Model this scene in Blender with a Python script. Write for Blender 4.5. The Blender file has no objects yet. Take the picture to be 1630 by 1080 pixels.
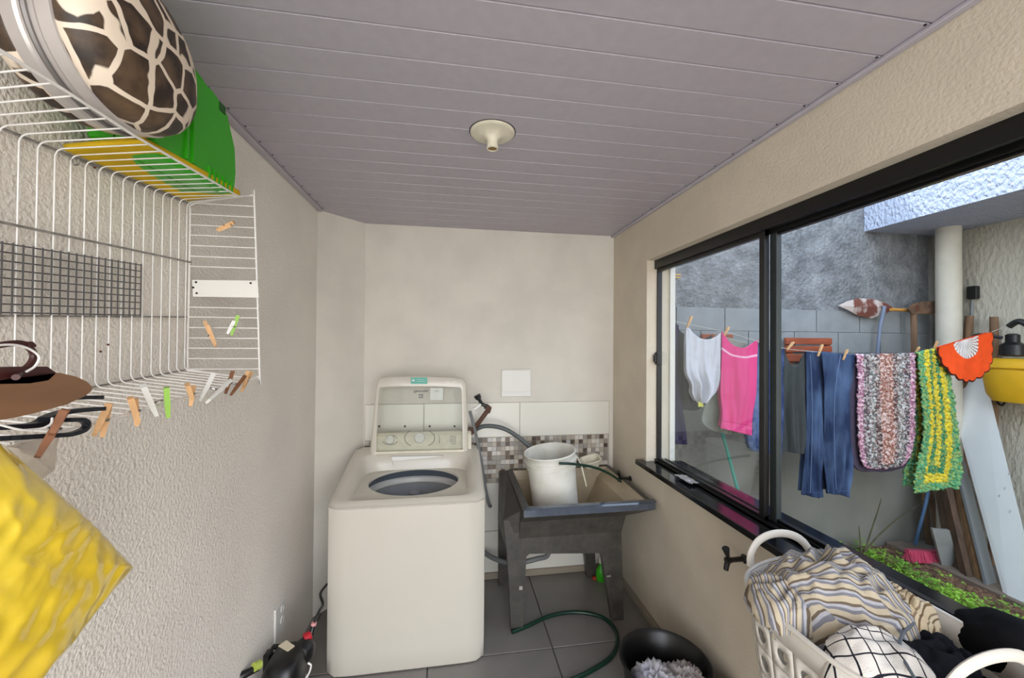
import bpy, bmesh, math, random
from math import sin, cos, pi, sqrt, radians as R
from mathutils import Vector as V, Matrix as M4, noise
random.seed(7)
sc = bpy.context.scene
COL = sc.collection
# ---------------------------------------------------------------- camera
F = 625.0; H = 1.55
yaw, pitch, roll = R(8.82), R(.6), .0075
fw = V((sin(yaw)*cos(pitch), cos(yaw)*cos(pitch), sin(pitch)))
r0 = V((cos(yaw), -sin(yaw), 0)); u0 = r0.cross(fw)
rt = cos(roll)*r0 + sin(roll)*u0; up = -sin(roll)*r0 + cos(roll)*u0
cam = bpy.data.cameras.new('camera'); co = bpy.data.objects.new('camera', cam); COL.objects.link(co)
co.matrix_world = M4(((rt.x, up.x, -fw.x, 0), (rt.y, up.y, -fw.y, 0), (rt.z, up.z, -fw.z, H), (0, 0, 0, 1)))
cam.sensor_width = 36; cam.lens = F/1630*36; cam.clip_start = .02; cam.clip_end = 200
sc.camera = co
# ---------------------------------------------------------------- light and exposure
sc.view_settings.view_transform = 'Standard'; sc.view_settings.look = 'None'
sc.view_settings.gamma = 1; sc.view_settings.use_curve_mapping = False
sc.view_settings.exposure = 0.70
w = bpy.data.worlds.new('sky'); sc.world = w; w.use_nodes = True
nt = w.node_tree; bg = nt.nodes['Background']
tc = nt.nodes.new('ShaderNodeTexCoord'); sp = nt.nodes.new('ShaderNodeSeparateXYZ')
cr = nt.nodes.new('ShaderNodeValToRGB')
cr.color_ramp.elements[0].position = 0; cr.color_ramp.elements[0].color = (.93, .96, 1, 1)
cr.color_ramp.elements[1].position = .8; cr.color_ramp.elements[1].color = (.62, .76, 1, 1)
nt.links.new(tc.outputs['Generated'], sp.inputs[0]); nt.links.new(sp.outputs['Z'], cr.inputs[0])
nt.links.new(cr.outputs[0], bg.inputs[0]); bg.inputs[1].default_value = 2.75
sl = bpy.data.lights.new('sun', 'SUN'); sl.energy = 4; sl.angle = R(2.5); sl.color = (1, .95, .86)
so = bpy.data.objects.new('sun', sl); COL.objects.link(so)
so.rotation_euler = (-V((-.14, .50, 1))).to_track_quat('-Z', 'Y').to_euler()
al = bpy.data.lights.new('open_side_daylight', 'AREA'); al.shape = 'RECTANGLE'; al.size = 1.8; al.size_y = 2.1; al.energy = 22; al.color = (1, .965, .91)
ao = bpy.data.objects.new('open_side_daylight', al); COL.objects.link(ao)   # daylight coming in by the open side of the laundry
ao.location = (.18, -1.3, 1.2); ao.rotation_euler = (R(90), 0, 0)
# ---------------------------------------------------------------- points from the photograph
def ray(px, py): return fw + rt*((px-815)/F) + up*((540-py)/F)
CAM = V((0, 0, H))
def onx(px, py, X): d = ray(px, py); return CAM + d*(X/d.x)
def ony(px, py, Y): d = ray(px, py); return CAM + d*(Y/d.y)
def onz(px, py, Z): d = ray(px, py); return CAM + d*((Z-H)/d.z)
XL, XR, YB, ZC, ZG = -.755, 1.115, 2.59, 2.30, -.05
XO, YG, XW = 1.286, 2.70, 4.03      # outer face of window wall, grey yard wall, white yard wall
# ---------------------------------------------------------------- materials
def lin(c):
    return tuple((x/255/12.92 if x/255 <= .04045 else ((x/255+.055)/1.055)**2.4) for x in c)
MATS = {}
def mat(name, rgb, rough=.6, var=0, vscale=8, bump=0, bscale=60, metal=0, trans=0, alpha=1, rgb2=None, stretch=None, spec=.5, bdist=.004, cut=(.35, .65), detail=4, coat=0):
    if name in MATS: return MATS[name]
    m = bpy.data.materials.new(name); m.use_nodes = True; n = m.node_tree; L = n.links
    b = n.nodes['Principled BSDF']; c = lin(rgb) if max(rgb) > 1 else rgb
    b.inputs['Base Color'].default_value = (*c, 1); b.inputs['Roughness'].default_value = rough
    b.inputs['Metallic'].default_value = metal; b.inputs['Specular IOR Level'].default_value = spec
    b.inputs['Coat Weight'].default_value = coat
    if trans: b.inputs['Transmission Weight'].default_value = trans
    if alpha < 1: b.inputs['Alpha'].default_value = alpha
    t = n.nodes.new('ShaderNodeTexCoord'); src = t.outputs['Object']
    if stretch:
        mp = n.nodes.new('ShaderNodeMapping'); mp.inputs['Scale'].default_value = stretch
        L.new(src, mp.inputs[0]); src = mp.outputs[0]
    if var or rgb2:
        nz = n.nodes.new('ShaderNodeTexNoise'); nz.inputs['Scale'].default_value = vscale; nz.inputs['Detail'].default_value = detail; nz.inputs['Roughness'].default_value = .72 if detail > 7 else .5
        L.new(src, nz.inputs['Vector'])
        rp = n.nodes.new('ShaderNodeValToRGB'); L.new(nz.outputs[0], rp.inputs[0]); L.new(rp.outputs[0], b.inputs['Base Color'])
        c2 = lin(rgb2) if rgb2 else tuple(min(1, x*(1+var)) for x in c); c1 = c if rgb2 else tuple(x*(1-var) for x in c)
        rp.color_ramp.elements[0].position = cut[0]; rp.color_ramp.elements[1].position = cut[1]
        rp.color_ramp.elements[0].color = (*c1, 1); rp.color_ramp.elements[1].color = (*c2, 1)
    if bump:
        nb = n.nodes.new('ShaderNodeTexNoise'); nb.inputs['Scale'].default_value = bscale; nb.inputs['Detail'].default_value = 3
        L.new(src, nb.inputs['Vector']); bp = n.nodes.new('ShaderNodeBump'); bp.inputs['Strength'].default_value = bump
        bp.inputs['Distance'].default_value = bdist; L.new(nb.outputs[0], bp.inputs['Height']); L.new(bp.outputs[0], b.inputs['Normal'])
    MATS[name] = m; return m
def nodes_of(m): return m.node_tree, m.node_tree.nodes, m.node_tree.links, m.node_tree.nodes['Principled BSDF']
def mnode(n, op, a, b=None):
    x = n.nodes.new('ShaderNodeMath'); x.operation = op
    for i, v in enumerate((a, b)):
        if v is None: continue
        if isinstance(v, (int, float)): x.inputs[i].default_value = v
        else: n.links.new(v, x.inputs[i])
    return x.outputs[0]
WALL = mat('stucco_cream', (236, 230, 221), .8, bump=.9, bscale=120, bdist=.0055, var=.035, vscale=3)
WALLB = mat('painted_plaster', (213, 208, 197), .8, bump=.35, bscale=70, var=.05, vscale=4)
WALLR = mat('plaster_right', (206, 195, 176), .85, bump=.5, bscale=120, var=.04, vscale=5)
PVC = mat('grey_pvc', (176, 171, 180), .42, var=.03, vscale=30, bump=.08, bscale=300)
PVCT = mat('grey_pvc_trim', (176, 171, 180), .4, var=.02)
WHITE = mat('white_plastic', (226, 224, 218), .4, var=.02, vscale=5)
CREAMP = mat('aged_white_plastic', (222, 216, 196), .4, var=.05, vscale=25)
WENAM = mat('white_enamel', (206, 200, 187), .28, var=.015, vscale=2, coat=.2)
WMETAL = mat('white_coated_wire', (232, 230, 226), .4, var=.04, vscale=40)
GWIRE = mat('aged_grey_wire', (140, 136, 132), .5, var=.25, vscale=60, rgb2=None)
BLACKAL = mat('black_aluminium', (14, 14, 15), .3, var=.1, vscale=10)
DKAL = mat('dark_grey_aluminium', (52, 58, 58), .35, var=.08)
BLACKP = mat('black_plastic', (16, 16, 17), .35, var=.1)
BLACKR = mat('black_rubber', (22, 22, 23), .55, var=.1)
GRANITE = mat('black_granite', (16, 17, 20), .12, var=.5, vscale=300)
TILEW = mat('white_wall_tile', (222, 219, 208), .22, var=.012, vscale=2)
TILEF = mat('grey_floor_tile', (128, 123, 118), .28, var=.05, vscale=7)
GROUT = mat('grout', (92, 86, 80), .9, var=.1)
CONC = mat('dark_concrete', (70, 67, 62), .42, var=.3, vscale=14, bump=.25, bscale=80, detail=8)
BASIN = mat('beige_basin', (176, 160, 134), .4, var=.08, vscale=8)
WOOD = mat('peg_wood', (214, 170, 122), .6, var=.15, vscale=40, stretch=(1, 1, .15))
WOODD = mat('weathered_wood', (120, 92, 68), .75, var=.3, vscale=30, stretch=(1, 1, .1), bump=.3)
WOODB = mat('brown_board', (86, 64, 48), .8, var=.35, vscale=25, stretch=(1, 1, .1), bump=.3)
WOODL = mat('light_wood_edge', (168, 128, 90), .7, var=.2, vscale=40, stretch=(1, 1, .1))
WOODR = mat('reddish_wood', (150, 72, 44), .6, var=.25, vscale=30, stretch=(.1, 1, 1))
HANGW = mat('hanger_wood', (132, 96, 68), .3, var=.15, vscale=20, stretch=(.2, .2, 1))
STEEL = mat('steel', (170, 168, 164), .3, metal=1)
MAROON = mat('maroon_leather', (62, 26, 24), .45, var=.1)
NAVYP = mat('navy_plastic', (20, 26, 36), .4)
GREENP = mat('green_plastic', (52, 168, 24), .38, var=.05, vscale=4)
GREENHOSE = mat('green_hose', (10, 46, 32), .35)
GREYHOSE = mat('grey_hose', (112, 114, 114), .5, var=.05)
BROWNPVC = mat('brown_pipe', (92, 66, 54), .45, var=.1)
LIME = mat('lime_plastic', (140, 190, 60), .4)
RUST = mat('rust', (90, 50, 34), .9, var=.3, vscale=50)
def glass(name, tint, refl):
    m = bpy.data.materials.new(name); m.use_nodes = True; n = m.node_tree; n.nodes.clear()
    o = n.nodes.new('ShaderNodeOutputMaterial'); tr = n.nodes.new('ShaderNodeBsdfTransparent'); tr.inputs[0].default_value = (*tint, 1)
    g = n.nodes.new('ShaderNodeBsdfGlossy'); g.inputs['Roughness'].default_value = .01
    lw = n.nodes.new('ShaderNodeFresnel'); lw.inputs[0].default_value = 1.3
    mx = n.nodes.new('ShaderNodeMixShader'); n.links.new(mnode(n, 'MULTIPLY', lw.outputs[0], refl), mx.inputs[0])
    n.links.new(tr.outputs[0], mx.inputs[1]); n.links.new(g.outputs[0], mx.inputs[2]); n.links.new(mx.outputs[0], o.inputs[0])
    return m
GLASS = glass('window_glass', (.95, .97, .97), .18)
LIDGLASS = glass('lid_glass', (.93, .94, .93), .45)
def cloth(name, rgb, **k):
    k.setdefault('var', .08); k.setdefault('vscale', 25); k.setdefault('bump', .35); k.setdefault('bscale', 350); k.setdefault('bdist', .002)
    k.setdefault('spec', .15)
    return mat(name, rgb, .9, **k)
def uvramp(name, coord, stops, noise_amt=0, nscale=60, interp='CONSTANT', bump=.4, bscale=250, spec=.1):
    """cloth whose colour follows its own weave coordinates (uv)"""
    m = bpy.data.materials.new(name); m.use_nodes = True; n, N, L, b = nodes_of(m)
    b.inputs['Roughness'].default_value = .95; b.inputs['Specular IOR Level'].default_value = spec
    uv = N.new('ShaderNodeUVMap'); s = N.new('ShaderNodeSeparateXYZ'); L.new(uv.outputs[0], s.inputs[0])
    f = coord(n, s.outputs[0], s.outputs[1])
    if noise_amt:
        nz = N.new('ShaderNodeTexNoise'); nz.inputs['Scale'].default_value = nscale
        t = N.new('ShaderNodeTexCoord'); L.new(t.outputs['Object'], nz.inputs['Vector'])
        f = mnode(n, 'ADD', f, mnode(n, 'MULTIPLY', mnode(n, 'SUBTRACT', nz.outputs[0], .5), noise_amt))
    rp = N.new('ShaderNodeValToRGB'); rp.color_ramp.interpolation = interp; L.new(f, rp.inputs[0])
    e = rp.color_ramp.elements
    while len(e) < len(stops): e.new(.5)
    for el, (p, c) in zip(e, stops): el.position = p; el.color = (*lin(c), 1)
    L.new(rp.outputs[0], b.inputs['Base Color'])
    t = N.new('ShaderNodeTexCoord'); nb = N.new('ShaderNodeTexNoise'); nb.inputs['Scale'].default_value = bscale
    L.new(t.outputs['Object'], nb.inputs['Vector']); bp = N.new('ShaderNodeBump'); bp.inputs['Strength'].default_value = bump
    bp.inputs['Distance'].default_value = .003; L.new(nb.outputs[0], bp.inputs['Height']); L.new(bp.outputs[0], b.inputs['Normal'])
    return m, rp, b
# ---------------------------------------------------------------- mesh builder
WLOC = {}
def frame(a, b):
    z = (b-a).normalized(); t = V((0, 0, 1)) if abs(z.z) < .9 else V((1, 0, 0))
    x = z.cross(t).normalized(); return x, z.cross(x).normalized(), z
class MB:
    def __init__(s): s.v = []; s.f = []; s.mi = []; s.uv = None; s.cur = 0
    def add(s, vs, fs):
        k = len(s.v); s.v += [V(p) for p in vs]; s.f += [tuple(k+i for i in f) for f in fs]; s.mi += [s.cur]*len(fs); return s
    def hexa(s, p):  # 8 points: bottom 4 ccw, top 4 ccw
        return s.add(p, [(3, 2, 1, 0), (4, 5, 6, 7), (0, 1, 5, 4), (1, 2, 6, 5), (2, 3, 7, 6), (3, 0, 4, 7)])
    def box(s, x0, x1, y0, y1, z0, z1, ch=0):
        if ch:
            ch = min(ch, (x1-x0)*.4, (y1-y0)*.4, (z1-z0)*.4)
            P = []
            for z, i in ((z0, ch), (z0+ch, 0), (z1-ch, 0), (z1, ch)):
                a, b, c, d = x0+i, x1-i, y0+i, y1-i
                k = ch*.6 if i == 0 else 0.4*ch
                P.append([(a+k, c, z), (b-k, c, z), (b, c+k, z), (b, d-k, z), (b-k, d, z), (a+k, d, z), (a, d-k, z), (a, c+k, z)])
            return s.loft(P, True)
        return s.hexa([(x0, y0, z0), (x1, y0, z0), (x1, y1, z0), (x0, y1, z0), (x0, y0, z1), (x1, y0, z1), (x1, y1, z1), (x0, y1, z1)])
    def loft(s, rings, caps=True, close=True, capend=True):
        n = len(rings[0]); vs = [p for r in rings for p in r]; fs = []
        for i in range(len(rings)-1):
            for j in range(n if close else n-1):
                a, b = i*n+j, i*n+(j+1) % n; fs.append((a, b, b+n, a+n))
        if caps: fs.append(tuple(range(n-1, -1, -1)))
        if caps and capend: fs.append(tuple((len(rings)-1)*n+j for j in range(n)))
        return s.add(vs, fs)
    def bar(s, a, b, w, h, up=None, w2=None, h2=None):
        a, b = V(a), V(b); x, y, z = frame(a, b)
        if up is not None: x = z.cross(V(up)).normalized(); y = x.cross(z).normalized()
        w2 = w2 or w; h2 = h2 or h
        q = lambda c, W, Hh: [c-x*W/2-y*Hh/2, c+x*W/2-y*Hh/2, c+x*W/2+y*Hh/2, c-x*W/2+y*Hh/2]
        s.add(q(a, w, h)+q(b, w2, h2), [(3, 2, 1, 0), (4, 5, 6, 7), (0, 1, 5, 4), (1, 2, 6, 5), (2, 3, 7, 6), (3, 0, 4, 7)]); return s
    def tube(s, pts, r, seg=8, caps=True, closed=False):
        pts = [V(p) for p in pts]; n = len(pts); rings = []; x = None
        for i, p in enumerate(pts):
            if closed: t = (pts[(i+1) % n]-pts[i-1]).normalized()
            else: t = (pts[min(i+1, n-1)]-pts[max(i-1, 0)]).normalized()
            if x is None: x, _, _ = frame(V((0, 0, 0)), t)
            x = (x - t*x.dot(t)).normalized(); y = t.cross(x)
            rr = r[i] if isinstance(r, (list, tuple)) else r
            rings.append([p + (x*cos(2*pi*j/seg)+y*sin(2*pi*j/seg))*rr for j in range(seg)])
        if closed: rings.append(rings[0]); return s.loft(rings, False)
        return s.loft(rings, caps)
    def lathe(s, prof, c, seg=32, axis='z', sx=1, sy=1, caps=True):
        c = V(c); rings = []
        for r, h in prof:
            ring = []
            for j in range(seg):
                a = 2*pi*j/seg; x, y = r*cos(a)*sx, r*sin(a)*sy
                ring.append(c + (V((x, y, h)) if axis == 'z' else V((x, h, -y)) if axis == 'y' else V((h, x, y))))
            rings.append(ring)
        return s.loft(rings, caps)
    def grid(s, fn, nu, nv, uv=True):
        k = len(s.v)
        if s.uv is None: s.uv = {}
        for j in range(nv+1):
            for i in range(nu+1):
                s.uv[len(s.v)] = (i/nu, j/nv); s.v.append(V(fn(i/nu, j/nv)))
        for j in range(nv):
            for i in range(nu):
                a = k+j*(nu+1)+i; s.f.append((a, a+1, a+nu+2, a+nu+1)); s.mi.append(s.cur)
        return s
    def prism(s, pts, d):  # closed outline of 3d points extruded by vector d
        pts = [V(p) for p in pts]; d = V(d); n = len(pts)
        return s.add(pts+[p+d for p in pts], [tuple(range(n-1, -1, -1)), tuple(range(n, 2*n))]+[(i, (i+1) % n, n+(i+1) % n, n+i) for i in range(n)])
    def build(s, name, m, parent=None, smooth=False, label=None, org=None, solid=0, kind=None, sharp=40, sub=0):
        mats = m if isinstance(m, (list, tuple)) else [m]
        if org is None:
            if parent is not None: org = WLOC.get(parent.name, V((0, 0, 0)))
            else:
                xs = [v.x for v in s.v]; ys = [v.y for v in s.v]; zs = [v.z for v in s.v]
                org = V(((min(xs)+max(xs))/2, (min(ys)+max(ys))/2, min(zs)))
        org = V(org)
        me = bpy.data.meshes.new(name); me.from_pydata([tuple(v-org) for v in s.v], [], s.f)
        for q in mats: me.materials.append(q)
        me.polygons.foreach_set('material_index', s.mi)
        if s.uv:
            l = me.uv_layers.new(name='UVMap'); idx = [0]*len(me.loops); me.loops.foreach_get('vertex_index', idx)
            fl = []
            for i in idx: fl += list(s.uv.get(i, (0, 0)))
            l.data.foreach_set('uv', fl)
        b = bmesh.new(); b.from_mesh(me); bmesh.ops.recalc_face_normals(b, faces=b.faces); b.to_mesh(me); b.free()
        if smooth:
            me.polygons.foreach_set('use_smooth', [True]*len(me.polygons))
            if sharp: me.set_sharp_from_angle(angle=R(sharp))
        me.update(); o = bpy.data.objects.new(name, me); COL.objects.link(o)
        if parent is not None:
            o.parent = parent; po = WLOC.get(parent.name, V((0, 0, 0))); o.location = org-po
        else: o.location = org
        WLOC[o.name] = org
        if solid:
            q = o.modifiers.new('thickness', 'SOLIDIFY'); q.thickness = solid; q.offset = 0
        if sub:
            q = o.modifiers.new('smooth', 'SUBSURF'); q.levels = sub; q.render_levels = sub
        if label: o['label'] = label
        if kind: o['kind'] = kind
        return o
def tag(o, label, cat, group=None, kind=None):
    o['label'] = label; o['category'] = cat
    if group: o['group'] = group
    if kind: o['kind'] = kind
    return o
def thing(name, label, cat, loc=(0, 0, 0), group=None):
    o = bpy.data.objects.new(name, None); COL.objects.link(o); o.location = loc; o.empty_display_size = .05
    WLOC[o.name] = V(loc); return tag(o, label, cat, group)
def struct(name, mb, m, parent=None, **k):
    o = mb.build(name, m, parent, **k)
    if parent is None: o['kind'] = 'structure'
    return o
def setting(name, loc=(0, 0, 0)):
    o = bpy.data.objects.new(name, None); COL.objects.link(o); o.location = loc; o['kind'] = 'structure'; WLOC[o.name] = V(loc); return o
def copy_tree(o, parent=None):
    c = o.copy(); COL.objects.link(c)
    if parent is not None: c.parent = parent
    for ch in list(o.children): copy_tree(ch, c)
    return c
def spline(P, n=8):
    P = [V(p) for p in P]; out = []
    for i in range(len(P)-1):
        a, b, c, d = P[max(i-1, 0)], P[i], P[i+1], P[min(i+2, len(P)-1)]
        for k in range(n):
            t = k/n; out.append(.5*((2*b)+(c-a)*t+(2*a-5*b+4*c-d)*t*t+(3*b-a-3*c+d)*t**3))
    return out+[P[-1]]
def superr(hx, hy, n=48, p=4, cx=0, cy=0, z=0):
    out = []
    for j in range(n):
        a = 2*pi*(j+.5)/n; c, s_ = cos(a), sin(a)
        k = (abs(c)**p+abs(s_)**p)**(-1/p); out.append(V((cx+hx*c*k, cy+hy*s_*k, z)))
    return out
def nz(x, y, z=0): return noise.noise(V((x, y, z)))
def text(name, s, size, m, parent, mtx, ext=.0006, align='CENTER'):
    c = bpy.data.curves.new(name, 'FONT'); c.body = s; c.size = size; c.extrude = ext; c.offset = .0003; c.align_x = align; c.align_y = 'CENTER'
    tmp = bpy.data.objects.new(name, c); me = bpy.data.meshes.new_from_object(tmp); bpy.data.objects.remove(tmp)
    me.materials.clear(); me.materials.append(m); o = bpy.data.objects.new(name, me); COL.objects.link(o); o.parent = parent
    po = WLOC[parent.name]; o.matrix_local = M4.Translation(-po) @ mtx; return o
# ================================================================ the room
Y0 = -1.15
fl = setting('floor', (0, 0, 0))
struct('floor_slab', MB().box(XL-.1, XO, Y0-.4, YB+.1, -.12, -.006), GROUT, fl)
tx = [-1.34+.6215*i for i in range(5)]; ty = [1.953+.622*k for k in range(1, -6, -1)]
tm = None
for i in range(4):
    for y1 in ty:
        x0, x1, y0 = tx[i]+.003, tx[i+1]-.003, y1-.616
        x0 = max(x0, XL-.02); x1 = min(x1, XR+.02); y1c = min(y1, YB+.02)
        if x1-x0 < .02 or y1c-y0 < .02: continue
        MB().box(x0, x1, y0, y1c, -.007, 0, .002).build('tile', TILEF, fl)
# left wall, diagonal corner, back wall, right wall
struct('wall_left', MB().box(XL-.12, XL, Y0, 2.366, 0, 2.42), WALL)
struct('wall_corner', MB().prism([(XL, 2.366, 0), (-.54, YB, 0), (-.54, YB+.11, 0), (XL-.12, YB+.11, 0), (XL-.12, 2.366, 0)], (0, 0, 2.42)), WALLB)
wb = struct('wall_back', MB().box(-.54, XO, YB, YB+.11, 0, 2.42), WALLB)
# wall tiles of the back wall: two courses below and one above a strip of mosaic
gt = MB().box(-.53, 1.085, YB-.006, YB+.001, .04, 1.156); gt.build('tile_bed', mat('light_grout', (176, 168, 156), .9), wb)
xj = [-.53, -.168, .456, 1.083]
for (z0, z1) in ((.046, .313), (.317, .628), (.930, 1.155)):
    for a, b in zip(xj, xj[1:]):
        MB().box(a+.002, b-.002, YB-.012, YB-.004, z0, z1, .002).build('tile', TILEW, wb)
mc = [mat('mosaic_'+n, c, .25) for n, c in (('white', (206, 200, 190)), ('beige', (176, 166, 152)), ('grey', (150, 144, 136)), ('brown', (110, 96, 84)), ('dark', (84, 74, 66)), ('pearl', (190, 186, 182)))]
ms = MB(); q = .0297
for i in range(54):
    for j in range(10):
        x, z = -.53+i*q+.001, .6315+j*q
        if x+q > 1.084: continue
        ms.cur = random.choice([0, 1, 2, 3, 4, 5, 0, 2, 1, 3]); ms.box(x, x+q-.003, YB-.012, YB-.004, z, z+q-.003)
o = ms.build('mosaic_tiles', mc, wb); o['kind'] = 'stuff'
struct('baseboard_back', MB().box(-.54, XR, YB-.016, YB, 0, .043, .003), mat('baseboard_tile', (150, 140, 124), .4))
struct('baseboard_right', MB().box(XR-.02, XR, Y0, YB-.016, 0, .042, .003), MATS['baseboard_tile'])
# right wall with the window opening
ZS, ZT, YJ, YN = .876, 2.035, 2.12, .45
wr = MB(); wr.box(XR, XO, Y0, YB+.11, -.06, ZS-.03); wr.box(XR, XO, Y0, YB+.11, ZT, 2.42)
wr.box(XR, XO, YJ, YB+.11, ZS-.03, ZT); wr.box(XR, XO, Y0, YN, ZS-.03, ZT)
struct('wall_right', wr, WALLR)
# ceiling: long pvc panels between grey edge trims, one every 10.6 cm
ce = setting('ceiling', (0, 0, ZC))
yk = .7455+.1055*17
k = 0
while yk > Y0:
    y0, y1 = yk, min(yk+.1055, YB)
    if y1-y0 > .01:
        p = MB(); g = .0035
        p.prism([(XL, y0+.0004, ZC+.006), (XL, y0+g*.8, ZC), (XL, y1-g, ZC), (XL, y1-g, ZC+.003), (XL, y1-.0006, ZC+.003), (XL, y1-.0006, ZC+.012), (XL, y0+.0004, ZC+.012)], (XR-XL, 0, 0))
        p.build('ceiling_panel', PVC, ce)
    yk -= .1055; k += 1
struct('roof', MB().box(XL-.2, XO+.06, Y0-.05, YB+.15, 2.42, 2.55), CONC)
struct('trim_1', MB().box(XR-.022, XR, Y0, YB, ZC-.012, ZC, .003), PVCT)
struct('trim_2', MB().box(XL, XL+.03, Y0, 2.36, ZC-.012, ZC, .003), PVCT)
sm = MB()
for kk in range(-3, 16):
    y = .7455+.1055*kk
    for x in (XR-.03, XL+.04): sm.lathe([(.003, -.002), (.003, .0)], (x, y+.004, ZC), 8)
sm.build('panel_screw', BLACKP, ce)
# ---------------------------------------------------------------- window
wi = setting('window_1', (1.2, (YJ+YN)/2, ZS))
sill = MB(); sill.box(XR-.045, 1.165, YN-.02, YJ+.045, ZS-.028, ZS, .003); sill.box(1.165, XO+.05, YN, YJ, ZS-.028, ZS-.004, .003)
sill.build('window_sill', GRANITE, wi)
fx0, fx1 = 1.166, 1.236
# lower track (three rails), head, two jambs
tr = MB(); tr.box(fx0, fx1, YN, YJ, ZS, ZS+.006)
for x in (fx0, fx0+.030, fx1-.006): tr.box(x, x+.006, YN, YJ, ZS, ZS+.014)
tr.build('bottom_track', BLACKAL, wi)
hd = MB(); hd.box(fx0, fx1, YN, YJ, ZT-.045, ZT); hd.box(fx0-.004, fx0+.01, YN, YJ, ZT-.05, ZT+.002); hd.box(fx0+.030, fx0+.036, YN, YJ, ZT-.062, ZT-.04)
hd.build('head_rail', BLACKAL, wi)
for y0, y1 in ((YJ-.008, YJ), (YN, YN+.02)): MB().box(fx0+.026, fx0+.040, y0, y1, ZS, ZT).build('jamb', BLACKAL, wi)
# sashes: each with top, bottom, two stiles and its pane
def sash(xc, ya, yb, sa, sb, m1, m2):
    s = MB(); s.box(xc-.009, xc+.009, ya, yb, ZS+.007, ZS+.024); s.box(xc-.009, xc+.009, ya, yb, ZT-.068, ZT-.045)
    f = s.build('sash_frame', BLACKAL, wi)
    MB().box(xc-.011, xc+.011, ya, ya+sa, ZS+.007, ZT-.045, .002).build('stile', m1, wi)
    MB().box(xc-.011, xc+.011, yb-sb, yb, ZS+.007, ZT-.045, .002).build('stile', m2, wi)
    MB().box(xc-.003, xc+.003, ya+sa*.6, yb-sb*.6, ZS+.020, ZT-.064).build('pane', GLASS, wi)
sash(1.186, 1.326, YJ-.004, .026, .006, BLACKAL, BLACKAL)
sash(1.218, YN+.02, 1.336, .03, .032, BLACKAL, DKAL)
lt = MB(); lp = ony(1050, 593, YJ-.02)
lt.box(1.160, 1.186, YJ-.034, YJ-.008, 1.432, 1.505, .005); lt.box(1.150, 1.163, YJ-.030, YJ-.012, 1.445, 1.492, .004)
lt.build('latch', BLACKP, wi)
MB().box(1.255, XO+.0, YJ-.012, YJ-.0005, ZS, ZT).build('outer_reveal', mat('bright_white_paint', (228, 224, 214), .7), wi)
# ---------------------------------------------------------------- the yard outside
struct('ground', MB().box(-8, 14, -14, 8, -.3, ZG-.03), mat('bare_earth', (104, 80, 60), .95, var=.3, vscale=3))
struct('patio', MB().box(-6, XO+.02, -9, Y0-.0, -.2, -.01), mat('patio_floor', (170, 165, 156), .7, var=.05))
# soil bed with clods
sb = MB(); SOIL = mat('dark_soil', (84, 62, 46), .95, rgb2=(134, 100, 76), vscale=22, bump=1, bscale=60, bdist=.01)
def soil(u, v):
    x, y = XO+.0+u*(3.5-XO), -1.5+v*(YG+1.5)
    return (x, y, ZG-.02+.02*nz(x*9, y*9)+.012*abs(nz(x*30, y*30)))
sb.grid(soil, 90, 160); s_ = sb.build('soil_bed', SOIL, smooth=True); s_['kind'] = 'structure'
struct('kerb', MB().box(3.50, 3.66, -2, YG, -.15, ZG+.012, .006), mat('kerb_concrete', (122, 106, 92), .85, var=.12, vscale=12, bump=.4))
struct('path', MB().box(3.66, XW+.02, -2, YG, -.15, ZG-.004), mat('path_concrete', (112, 104, 96), .85, var=.12, vscale=8, bump=.4))
# grey boundary wall: render above, exposed blocks in the middle, stained render below
GREY = mat('grey_render', (100, 102, 104), .92, rgb2=(152, 154, 156), vscale=6, bump=1, bscale=34, bdist=.02, cut=(.40, .68), detail=14)
GREYS = mat('smooth_grey_render', (126, 124, 118), .9, rgb2=(146, 142, 132), vscale=2.2, bump=.3, bscale=60, cut=(.3, .7))
wy = setting('wall_yard_back', (2.6, YG, ZG))
MB().box(XO-.02, 4.3, YG-.0, YG+.16, 1.83, 3.25).build('upper_render', GREY, wy)
MB().box(XO-.02, 4.3, YG+.012, YG+.16, -.3, 1.83).build('lower_render', GREYS, wy)
BLK = mat('concrete_block', (140, 143, 144), .92, var=.09, vscale=7, bump=.5, bscale=70)
for r, z in enumerate((1.655, 1.49, 1.325)):
    x = XO+.0-(.2 if r % 2 else 0)-.03
    while x < 4.2:
        a, b = max(x, XO), min(x+.395, 4.28)
        if b-a > .03: MB().box(a+.001, b-.001, YG-.004, YG+.02, z+.001, z+.164 if r else 1.829, .002).build('block', BLK, wy)
        x += .40
MB().prism([(3.93, YG-.03, 1.25)] + [(3.93+.012*nz(i*1.7, 3), YG-.03, 1.25+i*.06) for i in range(1, 21)] + [(4.06, YG-.03, 2.46), (4.06, YG-.03, 1.25)], (0, .05, 0)).build('rough_pier', mat('pier_grey', (122, 118, 112), .95, bump=1, bscale=30, bdist=.01, var=.12), wy)
struct('wall_yard_side', MB().box(XW, XW+.15, -3, YG+.15, -.3, 2.52), mat('outdoor_stucco', (196, 190, 174), .9, bump=1, bscale=42, bdist=.012, var=.04, vscale=3, stretch=(1, 1, .45)))
fs = MB(); fs.box(3.30, XW+.15, -3, YG-.002, 2.475, 3.35)
struct('roof_slab', fs, mat('slab_stucco', (178, 187, 208), .9, bump=1, bscale=48, bdist=.03, var=.03, stretch=(1, 1, .6)))
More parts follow.
